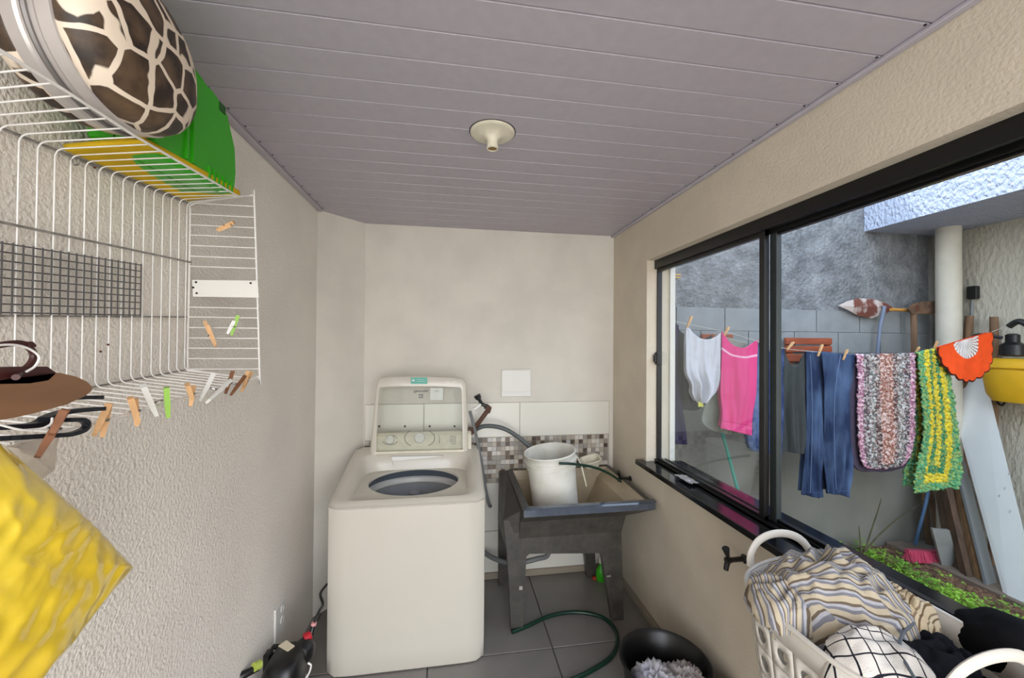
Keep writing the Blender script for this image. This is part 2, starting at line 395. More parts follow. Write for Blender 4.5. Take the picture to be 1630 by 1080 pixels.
# ================================================================ washing machine
WX0, WX1, WY0, WY1 = -.563, .178, 1.915, 2.50
wm = thing('washing_machine', 'large white top-loading washing machine with its glass lid standing open', 'washing machine', ((WX0+WX1)/2, (WY0+WY1)/2, 0))
body = MB(); n = 64
cx, cy = (WX0+WX1)/2, (WY0+WY1)/2; hx, hy = (WX1-WX0)/2, (WY1-WY0)/2
def rr(hx, hy, z, p=14, cx=cx, cy=cy, zf=None): 
    r = superr(hx, hy, n, p, cx, cy, z)
    if zf:
        for v in r: v.z = zf(v)
    return r
seam = lambda v: .787
body.loft([rr(hx-.006, hy-.005, .006), rr(hx-.001, hy-.001, .016), rr(hx, hy, .10), rr(hx, hy, .775)], capend=False)
body.build('cabinet', WENAM, wm, smooth=True)
for x in (WX0+.07, WX1-.07):
    for y in (WY0+.07, WY1-.07): MB().lathe([(.02, 0), (.022, .004), (.012, .006), (.012, .04)], (x, y, 0), 12).build('foot', BLACKR, wm)
# top cover: bevelled shell sloping up to the back, sunken well, round opening
def ztop(y): return .792+.133*(y-WY0)/(WY1-WY0)
top = MB()
def ringz(r, f):
    for v in r: v.z = f(v)
    return r
wc = (cx+.002, 2.172)   # well centre
def well(hx_, hy_, f, p): return ringz(superr(hx_, hy_, n, p, wc[0], wc[1]), f)
rings = [ringz(rr(hx+.002, hy+.002, 0), lambda v: .777), ringz(rr(hx+.002, hy+.002, 0), lambda v: .781+.03*(v.y-WY0)),
  ringz(rr(hx-.001, hy-.001, 0), lambda v: ztop(v.y)-.016), ringz(rr(hx-.012, hy-.016, 0), lambda v: ztop(v.y)-.005), ringz(rr(hx-.034, hy-.035, 0), lambda v: ztop(v.y)),
  well(.318, .226, lambda v: ztop(v.y)-.001, 7), well(.306, .219, lambda v: ztop(v.y)-.006, 7), well(.292, .205, lambda v: min(ztop(v.y)-.012, .802+.04*(v.y-1.95)+.02), 7), well(.282, .196, lambda v: .787+.05*(v.y-1.98), 6)]
HC = (wc[0]+.0, 2.20)
rings.append([V((HC[0]+.238*cos(2*pi*(j+.5)/n), HC[1]+.188*sin(2*pi*(j+.5)/n), .787+.05*(HC[1]+.188*sin(2*pi*(j+.5)/n)-1.98))) for j in range(n)])
rings.append([V((HC[0]+.237*cos(2*pi*(j+.5)/n), HC[1]+.187*sin(2*pi*(j+.5)/n), .775+.05*(HC[1]+.188*sin(2*pi*(j+.5)/n)-1.98))) for j in range(n)])
top.loft(rings, caps=False); top.build('top_cover', WENAM, wm, smooth=True, sharp=50)
TUB = mat('tub_grey', (150, 152, 156), .3, var=.05); RING = mat('tub_ring', (196, 196, 192), .35); TEAL = mat('tub_seal', (84, 92, 102), .4)
def el(r1, r2, z): return [V((HC[0]+r1*cos(2*pi*(j+.5)/n), HC[1]+.01+r2*sin(2*pi*(j+.5)/n), z)) for j in range(n)]
MB().loft([[v+V((0, 0, -.001)) for v in rings[-1]], el(.246, .19, .755)], False).build('tub_seal', TEAL, wm, smooth=True)
MB().loft([el(.246, .190, .756), el(.232, .178, .750), el(.226, .172, .728), el(.236, .182, .715)], False).build('balance_ring', RING, wm, smooth=True)
tb = MB(); tb.loft([el(.236, .182, .715), el(.222, .170, .50), el(.18, .13, .42), el(.05, .04, .43)], False)
tb.build('tub', TUB, wm, smooth=True)
tl = [(.19, .0), (.17, .012), (.10, .02), (.06, .05), (.045, .12), (.04, .25), (.03, .30), (.0, .305)]
ag = MB(); ag.lathe(tl, (HC[0], HC[1]+.01, .43), 32, sx=.9, sy=.75)
for k in range(6):
    a = k*pi/3; ag.bar((HC[0]+.03*cos(a), HC[1]+.01+.025*sin(a), .50), (HC[0]+.16*cos(a), HC[1]+.01+.11*sin(a), .455), .012, .05, up=(0, 0, 1), h2=.015)
ag.build('agitator', mat('agitator_grey', (128, 130, 138), .35), wm, smooth=True)
# softener flap behind the opening and a thin hairline wire
fp = MB(); Q = [ony(622.6, 727, 2.386), ony(706, 725.5, 2.386), ony(699, 746.5, 2.372), ony(628, 748, 2.372)]
fp.prism(Q, (0, .003, 0)); fp.build('dispenser_flap', WHITE, wm)
fo = MB(); fo.tube([q+V((0, -.001, 0)) for q in (Q[3], Q[0], Q[1], Q[2])], .0012, 5)
fo.build('flap_outline', mat('seam_grey', (90, 92, 96), .5), wm)
# console at the back
cn = MB(); cy0, cy1 = 2.415, WY1-.008
def conring(x):
    return [V((x, cy0-.014, ztop(cy0)-.02)), V((x, cy0-.004, ztop(cy0)+.005)), V((x, cy0+.028, .985)), V((x, cy0+.045, 1.0)), V((x, cy1-.01, 1.0)), V((x, cy1, .985)), V((x, cy1, ztop(cy1)-.02))]
cn.loft([conring(x) for x in (WX0+.10, WX0+.105, WX1-.055, WX1-.05)], True)
cn.build('console', CREAMP, wm, smooth=True, sharp=25)
def conpt(px, py):   # a point on the sloping console face
    a = V((0, cy0-.004, ztop(cy0)+.005)); b = V((0, cy0+.028, .985)); nrm = (b-a).cross(V((1, 0, 0))).normalized()
    d = ray(px, py); t = (a-CAM).dot(nrm)/d.dot(nrm); return CAM+d*t, (nrm if nrm.y < 0 else -nrm)
MARK = mat('print_grey', (84, 84, 84), .5); MARKD = mat('print_dark', (60, 60, 62), .5)
for (px, py, r) in ((621, 701, .027), (668, 698, .033)):
    c, nn = conpt(px, py); x, y, z = frame(V((0, 0, 0)), nn); kb = MB(); rings = []
    for rr_, h in ((r, 0), (r*.95, .012), (r*.8, .018), (.001, .019)): rings.append([c+nn*h+(x*cos(a*pi/12)+y*sin(a*pi/12))*rr_ for a in range(24)])
    kb.loft(rings, True); kb.bar(c+nn*.02-V((r*.8, 0, 0)), c+nn*.02+V((r*.8, 0, 0)), .006, .01)
    kb.build('dial', WHITE, wm, smooth=True)
pm = MB()
for (px, py, rx, a0, a1) in ((621, 701, 12, 200, 345), (621, 701, 12, 15, 70), (668, 698, 24, 130, 235), (668, 698, 24, -55, 50)):
    pts = []
    for k in range(13):
        a = R(a0+(a1-a0)*k/12); c, nn = conpt(px+rx*cos(a), py-rx*.62*sin(a)); pts.append(c+nn*.001)
    pm.tube(pts, .0016, 4)
for (x0, y0, x1, y1) in ((698, 693, 700, 700), (700, 701, 699, 706), (716, 695, 726, 695), (716, 698, 726, 698), (716, 701, 726, 701), (716, 704, 726, 704), (718, 707, 725, 707)):
    a, nn = conpt(x0, y0); b, _ = conpt(x1, y1); pm.tube([a+nn*.001, b+nn*.001], .0013, 4)
pm.build('console_print', MARK, wm)['kind'] = 'stuff'
# the lid, standing open
ly = 2.392
ld = MB(); LP = lambda px, py, dy=0: ony(px, py, ly+dy)
def lidring(dy, ins=0):
    P = [(590+ins, 726), (594+ins, 665), (599+ins, 612+ins), (604+ins, 602+ins), (625, 600+ins), (672, 599+ins), (715, 601+ins), (737-ins, 604+ins), (742-ins, 612+ins), (744-ins, 665), (745-ins, 722)]
    return [LP(a, b, dy) for a, b in P]
def inner(dy):
    P = [(599, 726), (600, 665), (603, 626), (604, 617), (625, 615.5), (672, 615), (715, 616), (733, 617), (735, 622), (736, 665), (736.5, 722)]
    return [LP(a, b, dy) for a, b in P]
A, Bq, C_, D = lidring(-.012, 1.5), inner(-.012), inner(.010), lidring(.010); E_ = lidring(-.006, 0)
nn_ = len(A)
vs = A+Bq+C_+D+E_
fs_ = []
for i in range(nn_-1):
    for a, b in ((0, 1), (1, 2), (2, 3), (3, 4), (4, 0)): fs_.append((a*nn_+i, a*nn_+i+1, b*nn_+i+1, b*nn_+i))
for i in (0, nn_-1): fs_.append(tuple(k*nn_+i for k in range(5)))
ld.add(vs, fs_)
lid = ld.build('lid', WENAM, wm, smooth=True, sharp=50)
MB().prism([p for p in inner(-.001)], (0, .004, 0)).build('lid_glass', LIDGLASS, lid)
lb = MB(); a, b = LP(597, 724), LP(738, 720); lb.bar(a+V((0, -.004, .012)), b+V((0, -.004, .012)), .02, .012, up=(0, 0, 1)); lb.build('lid_hinge_rail', CREAMP, lid)
st = MB(); st.hexa([LP(654, 611.5, -.0135), LP(680.5, 611.5, -.0135), LP(680.5, 611.5, -.011), LP(654, 611.5, -.011), LP(653.5, 601.5, -.0135), LP(680, 601, -.0135), LP(680, 601, -.011), LP(653.5, 601.5, -.011)])
stk = st.build('teal_sticker', mat('teal_sticker', (98, 176, 160), .5), lid, label='teal sticker with small white marks')
sw = MB(); sw.hexa([LP(656, 607, -.0145), LP(660, 607, -.0145), LP(660, 607, -.013), LP(656, 607, -.013), LP(656, 605, -.0145), LP(660, 605, -.0145), LP(660, 605, -.013), LP(656, 605, -.013)])
for k in range(2): sw.bar(LP(664, 604.5+k*3, -.0142), LP(676, 604.3+k*3, -.0142), .002, .001)
o = sw.build('sticker_print', WHITE, lid)
for k in range(4):
    ck = MB(); c, r = ((LP(710+k*3.2-(3 if k > 1 else 0)+(8 if k > 1 else 0), 608.5, -.0125), .006)); ck.lathe([(.004, -.001), (.004, .001)], c, 10, axis='y'); ck.build('latch_button', WHITE, lid)
for x in (603.5, 644.5, 684, 723.5): MB().lathe([(.006, -.004), (.006, .003)], LP(x, 679), 12, axis='y').build('rubber_stop', BLACKR, lid)
# mirrored maker's mark seen through the glass from behind
lm = LP(670, 631, -.003); s_ = .023
lg = MB(); lg.box(lm.x-s_/2, lm.x+s_/2, lm.y, lm.y+.001, lm.z-s_/2, lm.z+s_/2); lg.build('maker_mark', MARKD, lid)
l2 = MB(); y_ = lm.y-.001
ar = [V((lm.x+.0085*cos(R(a)), y_, lm.z+.0085*sin(R(a)))) for a in range(0, 361, 20)]; l2.tube(ar, .0009, 4)
l2.add([(lm.x-.0015, y_, lm.z+.0065), (lm.x-.0015, y_, lm.z-.0065), (lm.x-.0075, y_, lm.z), (lm.x-.0015, y_+.0008, lm.z+.0065), (lm.x-.0015, y_+.0008, lm.z-.0065), (lm.x-.0075, y_+.0008, lm.z)], [(0, 1, 2), (3, 5, 4), (0, 3, 4, 1), (1, 4, 5, 2), (2, 5, 3, 0)])
for dz in (-.0045, 0, .0045): l2.bar((lm.x+.0005, y_, lm.z+dz), (lm.x+.006, y_, lm.z+dz), .0018, .0012)
l2.build('maker_mark_lines', WHITE, lid)
tp = LP(670, 623.5, -.003)
text('brand_lettering', 'Electrolux', .020, MARKD, wm, M4.Translation(tp) @ M4.Rotation(pi/2, 4, 'X') @ M4.Diagonal((1, -1, 1, 1)))
nb = MB(); nb.hexa([LP(685, 637, .004), LP(705, 637, .004), LP(705, 637, .006), LP(685, 637, .006), LP(685, 618, .004), LP(705, 618, .004), LP(705, 618, .006), LP(685, 618, .006)])
nb.build('pale_sticker', mat('pale_sticker', (226, 226, 222), .5), lid)
nk = MB(); nk.tube([LP(692, 624, .003), LP(694, 622.5, .003), LP(697, 622.5, .003), LP(699, 624, .003)], .0011, 4); nk.build('sticker_arc', MARK, lid)
# ================================================================ concrete wash tank
TG = V((.70, 2.28, 0))
tk = thing('concrete_wash_tank', 'dark concrete wash tank on tapered legs with a beige basin, a bucket standing in it', 'laundry sink', TG)
bx0, bx1, by0, by1, bz = .372, 1.085, 1.965, 2.565, .70
bs = MB()
def rect(x0, x1, y0, y1, z, b=None): return [V((x0, y0, z)), V((x1, y0, z)), V((x1, y1, b or z)), V((x0, y1, b or z))]
zb_ = .715
bs.loft([rect(bx0+.0, .945, 2.11, by1-.02, .43), rect(bx0+.0, .965, 2.06, by1, .60), rect(bx0, bx1, by0, by1, .665), rect(bx0-.002, bx1, by0-.002, by1, .697, .71), rect(bx0+.006, bx1-.006, by0+.006, by1, .703, .716), rect(bx0+.035, bx1-.035, by0+.035, by1-.02, .703, .716)], caps=False)
bs.build('basin_shell', CONC, tk)
bi = MB(); bi.loft([rect(bx0+.035, bx1-.035, by0+.035, by1-.02, .7035, .716), rect(bx0+.05, bx1-.105, by0+.07, by1-.035, .66), rect(bx0+.07, .88, 2.15, by1-.05, .46)], caps=False)
bi.add(rect(bx0+.07, .88, 2.15, by1-.05, .46), [(0, 1, 2, 3)]); bi.build('basin', BASIN, tk)
sl_ = mat('sky_tinted_rim', (74, 82, 94), .08, var=.1, vscale=30, spec=.9)  # glossy rim; the blue of reflected sky is mixed into its base colour
rm = MB(); rm.prism([(bx0+.0, by0-.004, .667), (bx0, by0-.004, .70), (bx0+.012, by0+.004, .706), (bx0+.012, by0+.036, .7065), (bx0+.012, by0+.036, .667)], (bx1-bx0-.0, 0, 0)); rm.build('front_rim', sl_, tk, label='smooth front rim with a painted-in sky tint')
# apron and legs
ap = MB(); ap.prism([(.286, 2.09, .60), (.309, 2.09, .40), (.412, 2.09, .40), (.43, 2.09, .412), (.82, 2.09, .387), (.84, 2.09, .375), (.957, 2.09, .375), (.948, 2.09, .58)], (0, .045, 0))
ap.build('front_apron', CONC, tk)
ap2 = MB(); ap2.hexa([(.31, 2.12, .40), (.36, 2.12, .40), (.36, 2.56, .40), (.312, 2.56, .40), (.288, 2.10, .60), (.374, 2.06, .66), (.374, 2.56, .712), (.318, 2.56, .712)]); ap2.build('side_apron', CONC, tk)
for (x0, x1, xa, xb, yy0, yy1, zt_) in ((.309, .412, .333, .395, 2.09, 2.135, .40), (.84, .957, .905, .972, 2.09, 2.135, .375), (.312, .40, .315, .372, 2.50, 2.545, .42), (.86, .945, .905, .965, 2.50, 2.545, .42)):
    l = MB(); l.hexa([(xa, yy0+.005, 0), (xb, yy0+.005, 0), (xb, yy1, 0), (xa, yy1, 0), (x0, yy0, zt_), (x1, yy0, zt_), (x1, yy1, zt_), (x0, yy1, zt_)])
    l.build('leg', CONC, tk)
mk = MB(); a = ony(830, 937, 2.083); mk.box(a.x-.012, a.x+.006, 2.084, 2.09, a.z-.01, a.z+.010); mk.build('leg_patch', mat('plaster_patch', (160, 156, 148), .8), tk); mk = MB(); a = ony(969, 918, 2.073); mk.box(a.x-.010, a.x+.012, 2.072, 2.08, a.z-.003, a.z+.003)
mk.build('leg_patch', mat('plaster_patch', (160, 156, 148), .8), tk)
# bucket, tilted inside the tank
bk = thing('plastic_bucket', 'tall white plastic bucket with a wire handle standing tilted in the wash tank', 'bucket', (.625, 2.30, .462))
WB = mat('bucket_white', (228, 226, 218), .45, rgb2=(206, 204, 190), vscale=9, cut=(.4, .75))
q = MB(); Lb = [(.118, 0), (.128, .004), (.132, .04), (.142, .36), (.150, .362), (.150, .372), (.144, .376), (.146, .395), (.155, .397), (.155, .408), (.146, .412), (.150, .44), (.157, .446), (.153, .452), (.146, .448), (.136, .36), (.122, .02), (.0, .02)]
q.lathe([(r, h) for r, h in Lb], (0, 0, 0), 40, caps=True)
T = M4.Translation((.642, 2.30, .462)) @ M4.Rotation(R(-7), 4, 'Y') @ M4.Rotation(R(2), 4, 'X')
q.v = [T @ v for v in q.v]; q.build('bucket_body', WB, bk, smooth=True, sharp=50)
hb = MB(); hb.tube([T @ V(p) for p in spline([(.156, 0, .40), (.172, -.03, .36), (.176, -.06, .29), (.182, -.07, .23)], 5)], .004, 7)
hb.build('handle_strap', CREAMP, bk, smooth=True)
# soap dish on the back rim
sd = MB(); T = M4.Translation((.935, 2.515, .735)) @ M4.Rotation(R(-14), 4, 'Y') @ M4.Rotation(R(14), 4, 'X')
r_ = [superr(a, b, 24, 5, 0, 0, z) for a, b, z in ((.045, .03, 0), (.062, .045, .05), (.068, .05, .052), (.066, .048, .056), (.056, .040, .052), (.042, .027, .008))]
sd.loft(r_); sd.v = [T @ v for v in sd.v]
tag(sd.build('soap_dish', CREAMP, None, smooth=True), 'small cream plastic soap dish tilted on the back corner of the wash tank', 'soap dish')
# taps on the right wall
def tap(loc, label, s=1.0, lever=R(-35), nozzle=1):
    t = thing('wall_tap', label, 'tap', loc); L = V(loc)
    b = MB(); b.lathe([(.02*s, .0), (.021*s, -.006*s), (.012*s, -.012*s), (.011*s, -.07*s), (.014*s, -.075*s), (.014*s, -.10*s), (0, -.102*s)], L, 16, axis='x')
    b.tube([L+V((-.085*s, 0, 0)), L+V((-.095*s, 0, -.02*s)), L+V((-.10*s, 0, -.045*s))], [.012*s, .012*s, .011*s], 12)
    b.build('tap_body', BLACKP, t, smooth=True)
    h = MB(); a = L+V((-.088*s, 0, .012*s)); e = a+V((-.022*s, -.012*s, .05*s)); h.tube([a-V((0, 0, .01*s)), a+(e-a)*.3], .008*s, 10)
    h.tube([a+(e-a)*.2, e], [.009*s, .017*s], 10); h.build('tap_handle', BLACKP, t, smooth=True)
    return t
p = onx(1186, 890, XR); tap((XR-.001, p.y, p.z), 'black plastic wall tap under the window beside the laundry basket', .80)
p = onx(1004, 762, XR); tap((XR-.001, p.y, p.z), 'black plastic wall tap above the wash tank with the green hose on it', .8)
gh = MB(); gh.tube(spline([ony(890, 738, 2.12), ony(912, 739, 2.13), ony(940, 743, 2.17), ony(965, 752, 2.21), (1.035, p.y-.03, p.z-.005), (1.035, p.y, p.z-.028)], 6), .0075, 8)
tag(gh.build('garden_hose', GREENHOSE, None, smooth=True), 'short dark green hose running from the wall tap over the bucket', 'hose')
# brown supply pipe with a black valve, thin grey hose to the washer
vp = thing('supply_pipe', 'brown elbow pipe with a black valve on the tiles behind the washing machine', 'pipe', (.15, 2.50, .97))
b = MB(); b.tube([(.125, YB-.004, .985), (.125, 2.49, .985)], .019, 12); b.tube([(.125, 2.49, .985), (.135, 2.47, .995), (.228, 2.44, 1.128)], .0145, 12); b.tube([(.228, 2.44, 1.122), (.236, 2.43, 1.145), (.215, 2.425, 1.158)], .018, 12)
b.lathe([(.02, -.004), (.022, 0), (.02, .035)], (.125, 2.47, .99), 14, axis='y')
b.build('elbow_pipe', BROWNPVC, vp, smooth=True)
b = MB(); b.tube([(.222, 2.425, 1.156), (.198, 2.425, 1.17), (.185, 2.425, 1.172)], .011, 10); b.tube([(.192, 2.425, 1.172), (.172, 2.425, 1.205)], [.009, .012], 8); b.tube([(.172, 2.425, 1.205), (.160, 2.425, 1.228)], [.018, .022], 8)
b.build('valve', BLACKP, vp, smooth=True)
b = MB(); b.tube([(.187, 2.425, 1.172), (.160, 2.425, 1.15), (.142, 2.425, 1.14)], [.010, .013, .012], 10); b.build('white_fitting', WHITE, vp, smooth=True)
q = MB(); q.tube(spline([ony(748, 655, 2.42), ony(757, 690, 2.42), ony(765, 730, 2.43), ony(774, 785, 2.44), ony(779, 805, 2.46), ony(781, 806, 2.53)], 6), .0095, 8)
tag(q.build('inlet_hose', GREYHOSE, None, smooth=True), 'thin grey inlet hose hanging from the black valve beside the washing machine', 'hose')
q = MB(); q.tube(spline([(.10, 2.545, .93), ony(750, 690, 2.50), ony(770, 679, 2.47), ony(800, 682, 2.45), ony(826, 697, 2.45), ony(845, 714, 2.44), ony(852, 728, 2.44), ony(856, 750, 2.44)], 7), .0135, 10)
tag(q.build('drain_hose', mat('dark_grey_hose', (84, 88, 88), .5), None, smooth=True), 'thick grey drain hose arching from behind the washing machine into the wash tank', 'hose')
q = MB(); q.tube(spline([ony(768, 878, 2.52), ony(785, 889, 2.47), ony(812, 897, 2.42), ony(835, 895, 2.40), ony(855, 890, 2.40), ony(872, 884, 2.42), (.63, 2.45, .30), (.63, 2.45, .455)], 6), .015, 10)
tag(q.build('waste_pipe', GREYHOSE, None, smooth=True), 'pale grey waste hose hanging under the wash tank', 'hose')
q = MB(); q.tube(spline([onz(815, 1007, .011), onz(840, 997, .011), onz(870, 983, .011), onz(900, 976, .011), onz(930, 976, .011), onz(958, 983, .011), onz(976, 998, .011), onz(983, 1020, .011), onz(974, 1045, .011), onz(945, 1066, .011), onz(905, 1085, .011), onz(850, 1100, .011)], 6), .0105, 10)
tag(q.build('floor_hose', GREENHOSE, None, smooth=True), 'dark green hose lying in a loop on the grey floor tiles', 'hose')
# bottle and brush under the tank
q = thing('spray_bottle', 'green plastic bottle on the floor behind the right legs of the wash tank', 'bottle', (.985, 2.47, 0))
b = MB(); b.lathe([(.028, 0), (.032, .006), (.032, .06), (.022, .085), (.011, .10), (.011, .112)], (.985, 2.47, 0), 20); b.build('bottle_body', GREENP, q, smooth=True)
b = MB(); b.lathe([(.013, .112), (.013, .13), (.008, .15), (.005, .155)], (.985, 2.47, 0), 12); b.build('cap', WHITE, q, smooth=True)
b = MB(); c = onz(952, 920, .01); b.box(c.x-.04, c.x+.03, c.y-.012, c.y+.012, 0, .018, .004); b.bar((c.x+.02, c.y, .012), (c.x+.055, c.y-.05, .008), .012, .008)
tag(b.build('scrub_brush', mat('red_plastic', (176, 60, 44), .5), None), 'small red plastic brush lying on the floor under the wash tank', 'brush')
# blank wall plate
q = thing('wall_plate', 'blank white square cover plate on the back wall above the tiles', 'wall plate', (.43, YB-.006, 1.19))
b = MB(); b.box(.330, .530, YB-.013, YB, 1.192, 1.376, .005); b.build('plate_frame', WHITE, q)
b = MB(); b.box(.337, .523, YB-.017, YB-.012, 1.226, 1.369, .003); b.build('plate_cover', WHITE, q)
# ceiling lamp holder
L0 = V((.139, 1.383, ZC)); q = thing('ceiling_lamp_holder', 'round cream ceiling lamp holder without a bulb', 'lamp holder', L0)
b = MB(); b.lathe([(.079, 0), (.079, -.004), (.075, -.008), (.068, -.009), (.050, -.012), (.030, -.019), (.021, -.028), (.018, -.042), (.0205, -.052), (.0205, -.060), (.0165, -.061), (.0155, -.03)], L0, 48)
b.build('rose', CREAMP, q, smooth=True)
b = MB(); b.lathe([(.0158, -.058), (.0158, -.030), (0.001, -.029)], L0, 24); b.build('socket', mat('brass_socket', (140, 112, 60), .4, metal=.7), q)
b = MB(); b.lathe([(.083, 0), (.083, -.0012)], L0, 40); b.build('edge_ring', mat('dark_ring', (84, 78, 80), .8), q)  # thin dark disc, slightly wider than the rose
# black basin with washing
BC = V((.868, 1.49, 0)); q = thing('black_basin', 'round black plastic bucket on the floor by the right wall, full of wet cloths', 'basin', BC)
b = MB(); b.lathe([(.135, 0), (.142, .005), (.165, .25), (.178, .262), (.180, .27), (.174, .274), (.160, .262), (.136, .03), (0.001, .03)], BC, 48); b.build('basin_body', BLACKP, q, smooth=True, sharp=60)
# ---- cloths: wrinkled closed lumps
def fold(p, s=1.0, seed=0):
    q = V((p.x*s+seed, p.y*s, p.z*s)); w_ = noise.noise_vector(q*1.3)*.6
    return 1-abs(noise.noise((q+w_)*2.0))*2.2 + .35*noise.noise(q*6)
def lump(mb, c, rx, ry, rz, amp, s, seed, nu=56, nv=36, p=2.0):
    c = V(c)
    def fn(u, v):
        a, b = 2*pi*u, pi*(v-.5)
        d = V((cos(a)*cos(b), sin(a)*cos(b), sin(b))); q = c+V((d.x*rx, d.y*ry, d.z*rz))
        qq = V((d.x*rx, d.y*ry, d.z*rz))*s
        f = fold(qq, 1, seed)
        return q + d*amp*(f-.3)
    return mb.grid(fn, nu, nv)
LILAC = cloth('lilac_grey_cloth', (176, 176, 190), rgb2=(196, 192, 190), vscale=12)
m_ = MB(); lump(m_, (BC.x-.055, BC.y-.035, .155), .085, .10, .11, .03, 20, 3.1); 
tag(m_.build('wet_cloth', LILAC, None, smooth=True, sharp=0), 'crumpled lilac grey cloth heaped in the left of the black basin', 'cloth')
m_ = MB(); lump(m_, (BC.x+.062, BC.y-.05, .15), .082, .088, .11, .03, 20, 9.7)
tag(m_.build('wet_cloth', cloth('pale_grey_cloth', (190, 184, 180), rgb2=(160, 154, 156), vscale=14), None, smooth=True, sharp=0), 'crumpled pale beige grey cloth in the right of the black basin', 'cloth')
# ================================================================ wire rack on the left wall
XB = -.742
zbt = lambda y: 1.943+.084*(y-1.25); zbb = lambda y: 1.468+.055*(y-1.27)
FT = [onx(-70, 37, -.585), onx(0, 80, -.585), onx(100, 142, -.585), onx(212, 215, -.585), onx(378, 312, -.585), ony(397, 312, 1.248)]
FB = [onx(20, 706, -.57), onx(80, 692, -.57), onx(139, 678, -.57), onx(300, 632, -.57), ony(411, 602, 1.248)]
def along(P, y):
    for a, b in zip(P, P[1:]):
        if a.y <= y <= b.y: return a+(b-a)*((y-a.y)/(b.y-a.y))
    a, b = (P[0], P[1]) if y < P[0].y else (P[-2], P[-1])
    return a+(b-a)*((y-a.y)/(b.y-a.y))
rk = thing('wire_rack', 'white wire shelf rack on the left wall with pegs along its edge', 'rack', (XB, .9, 1.46))
wy_ = [1.236-.0312*i for i in range(28)]
for y in wy_:
    a, d = along(FT, y), along(FB, y); b = V((XB, y, zbt(y))); c = V((XB, y, zbb(y)))
    k = .012
    pts = [a, b+(a-b).normalized()*k, b+V((.004, 0, -.003)), b-V((0, 0, k)), c+V((0, 0, k)), c+V((.004, 0, .003)), c+(d-c).normalized()*k, d]
    MB().tube(pts, .0014, 6, caps=False).build('wire', WMETAL, rk, smooth=True)
ya, yb = wy_[-1]-.02, 1.25
for fn, dx, m, r in ((zbt, -.004, GWIRE, .0025), (zbb, -.004, GWIRE, .0022), (lambda y: 1.775+.064*(y-1.256), .004, GWIRE, .0025), (lambda y: 1.619+.061*(y-1.269), -.003, GWIRE, .0022)):
    MB().tube([(XB+dx, ya, fn(ya)), (XB+dx, yb, fn(yb))], r, 6).build('rail', m, rk, smooth=True)
MB().tube(FT, .0026, 7).build('rail', WMETAL, rk, smooth=True)
MB().tube(FB, .0024, 7).build('rail', WMETAL, rk, smooth=True)
zs = [1.945, 1.913, 1.882, 1.853, 1.823, 1.792, 1.763, 1.646, 1.618, 1.588, 1.558, 1.529, 1.499, 1.469]
A0, A1 = ony(405, 313, 1.25), ony(413, 602, 1.25)
ef = MB(); ef.tube(spline([(XB, 1.25, 1.925), (XB+.012, 1.25, 1.945), A0+V((-.02, 0, .001)), A0+V((-.004, 0, -.003)), A0+V((0, 0, -.018)), A1+V((0, 0, .02)), A1+V((-.004, 0, .004)), (-.60, 1.25, 1.445), (XB+.012, 1.25, 1.466), (XB, 1.25, 1.478), (XB, 1.25, 1.7), (XB, 1.25, 1.925)], 4), .0026, 7)
ef.build('end_frame', WMETAL, rk, smooth=True)
for z in zs: MB().tube([(XB, 1.249, z), (A0.x+(A1.x-A0.x)*(A0.z-z)/(A0.z-A1.z), 1.249, z)], .0016, 6).build('end_wire', WMETAL, rk, smooth=True)
mp_ = MB(); a, b, c, d = ony(306, 446, 1.243), ony(410, 447, 1.243), ony(412, 474, 1.243), ony(307, 472.5, 1.243)
mp_.prism([a, b, c, d], (0, .004, 0)); pl = mp_.build('mounting_plate', WHITE, rk)
for x, y in ((312, 449.5), (313, 467), (399, 451), (307.5, 458)):
    h = MB(); h.lathe([(.003, -.0008), (.003, .001)], ony(x, y, 1.2425), 10, axis='y'); h.build('screw_hole', BLACKP, pl)
hk = MB(); hk.tube(spline([onx(115, 253, -.74), onx(117, 262, -.735), onx(124, 262, -.735), onx(125, 254, -.735)], 5), .0015, 5); hk.build('wall_hook', GWIRE, rk, smooth=True)
for px, py in ((151, 267), (157, 387), (160, 560), (172, 549)):
    c = onx(px, py, -.7385); MB().lathe([(.0015, -.002), (.0025, 0), (.0015, .002)], c, 8, axis='y').build('rust_spot', RUST, rk)
# grey mesh panel
gm = thing('wire_mesh_panel', 'grey square wire mesh panel hanging behind the white rack on the left wall', 'mesh panel', (-.735, .75, 1.6))
t_ = lambda y: 1.709+.071*(y-.766); b_ = lambda y: 1.594+.055*(y-.768)
y = 1.061; DG = mat('dark_grey_wire', (84, 82, 82), .5)
while y > .40:
    MB().tube([(-.733, y, b_(y)-.003), (-.733, y, t_(y)+.003)], .0013, 5).build('mesh_wire', DG, gm, smooth=True); y -= .0163
for k in range(9):
    f = k/8; MB().tube([(-.7355, .40, b_(.4)+f*(t_(.4)-b_(.4))), (-.7355, 1.064, b_(1.064)+f*(t_(1.064)-b_(1.064)))], .0012, 5).build('mesh_wire', DG, gm, smooth=True)
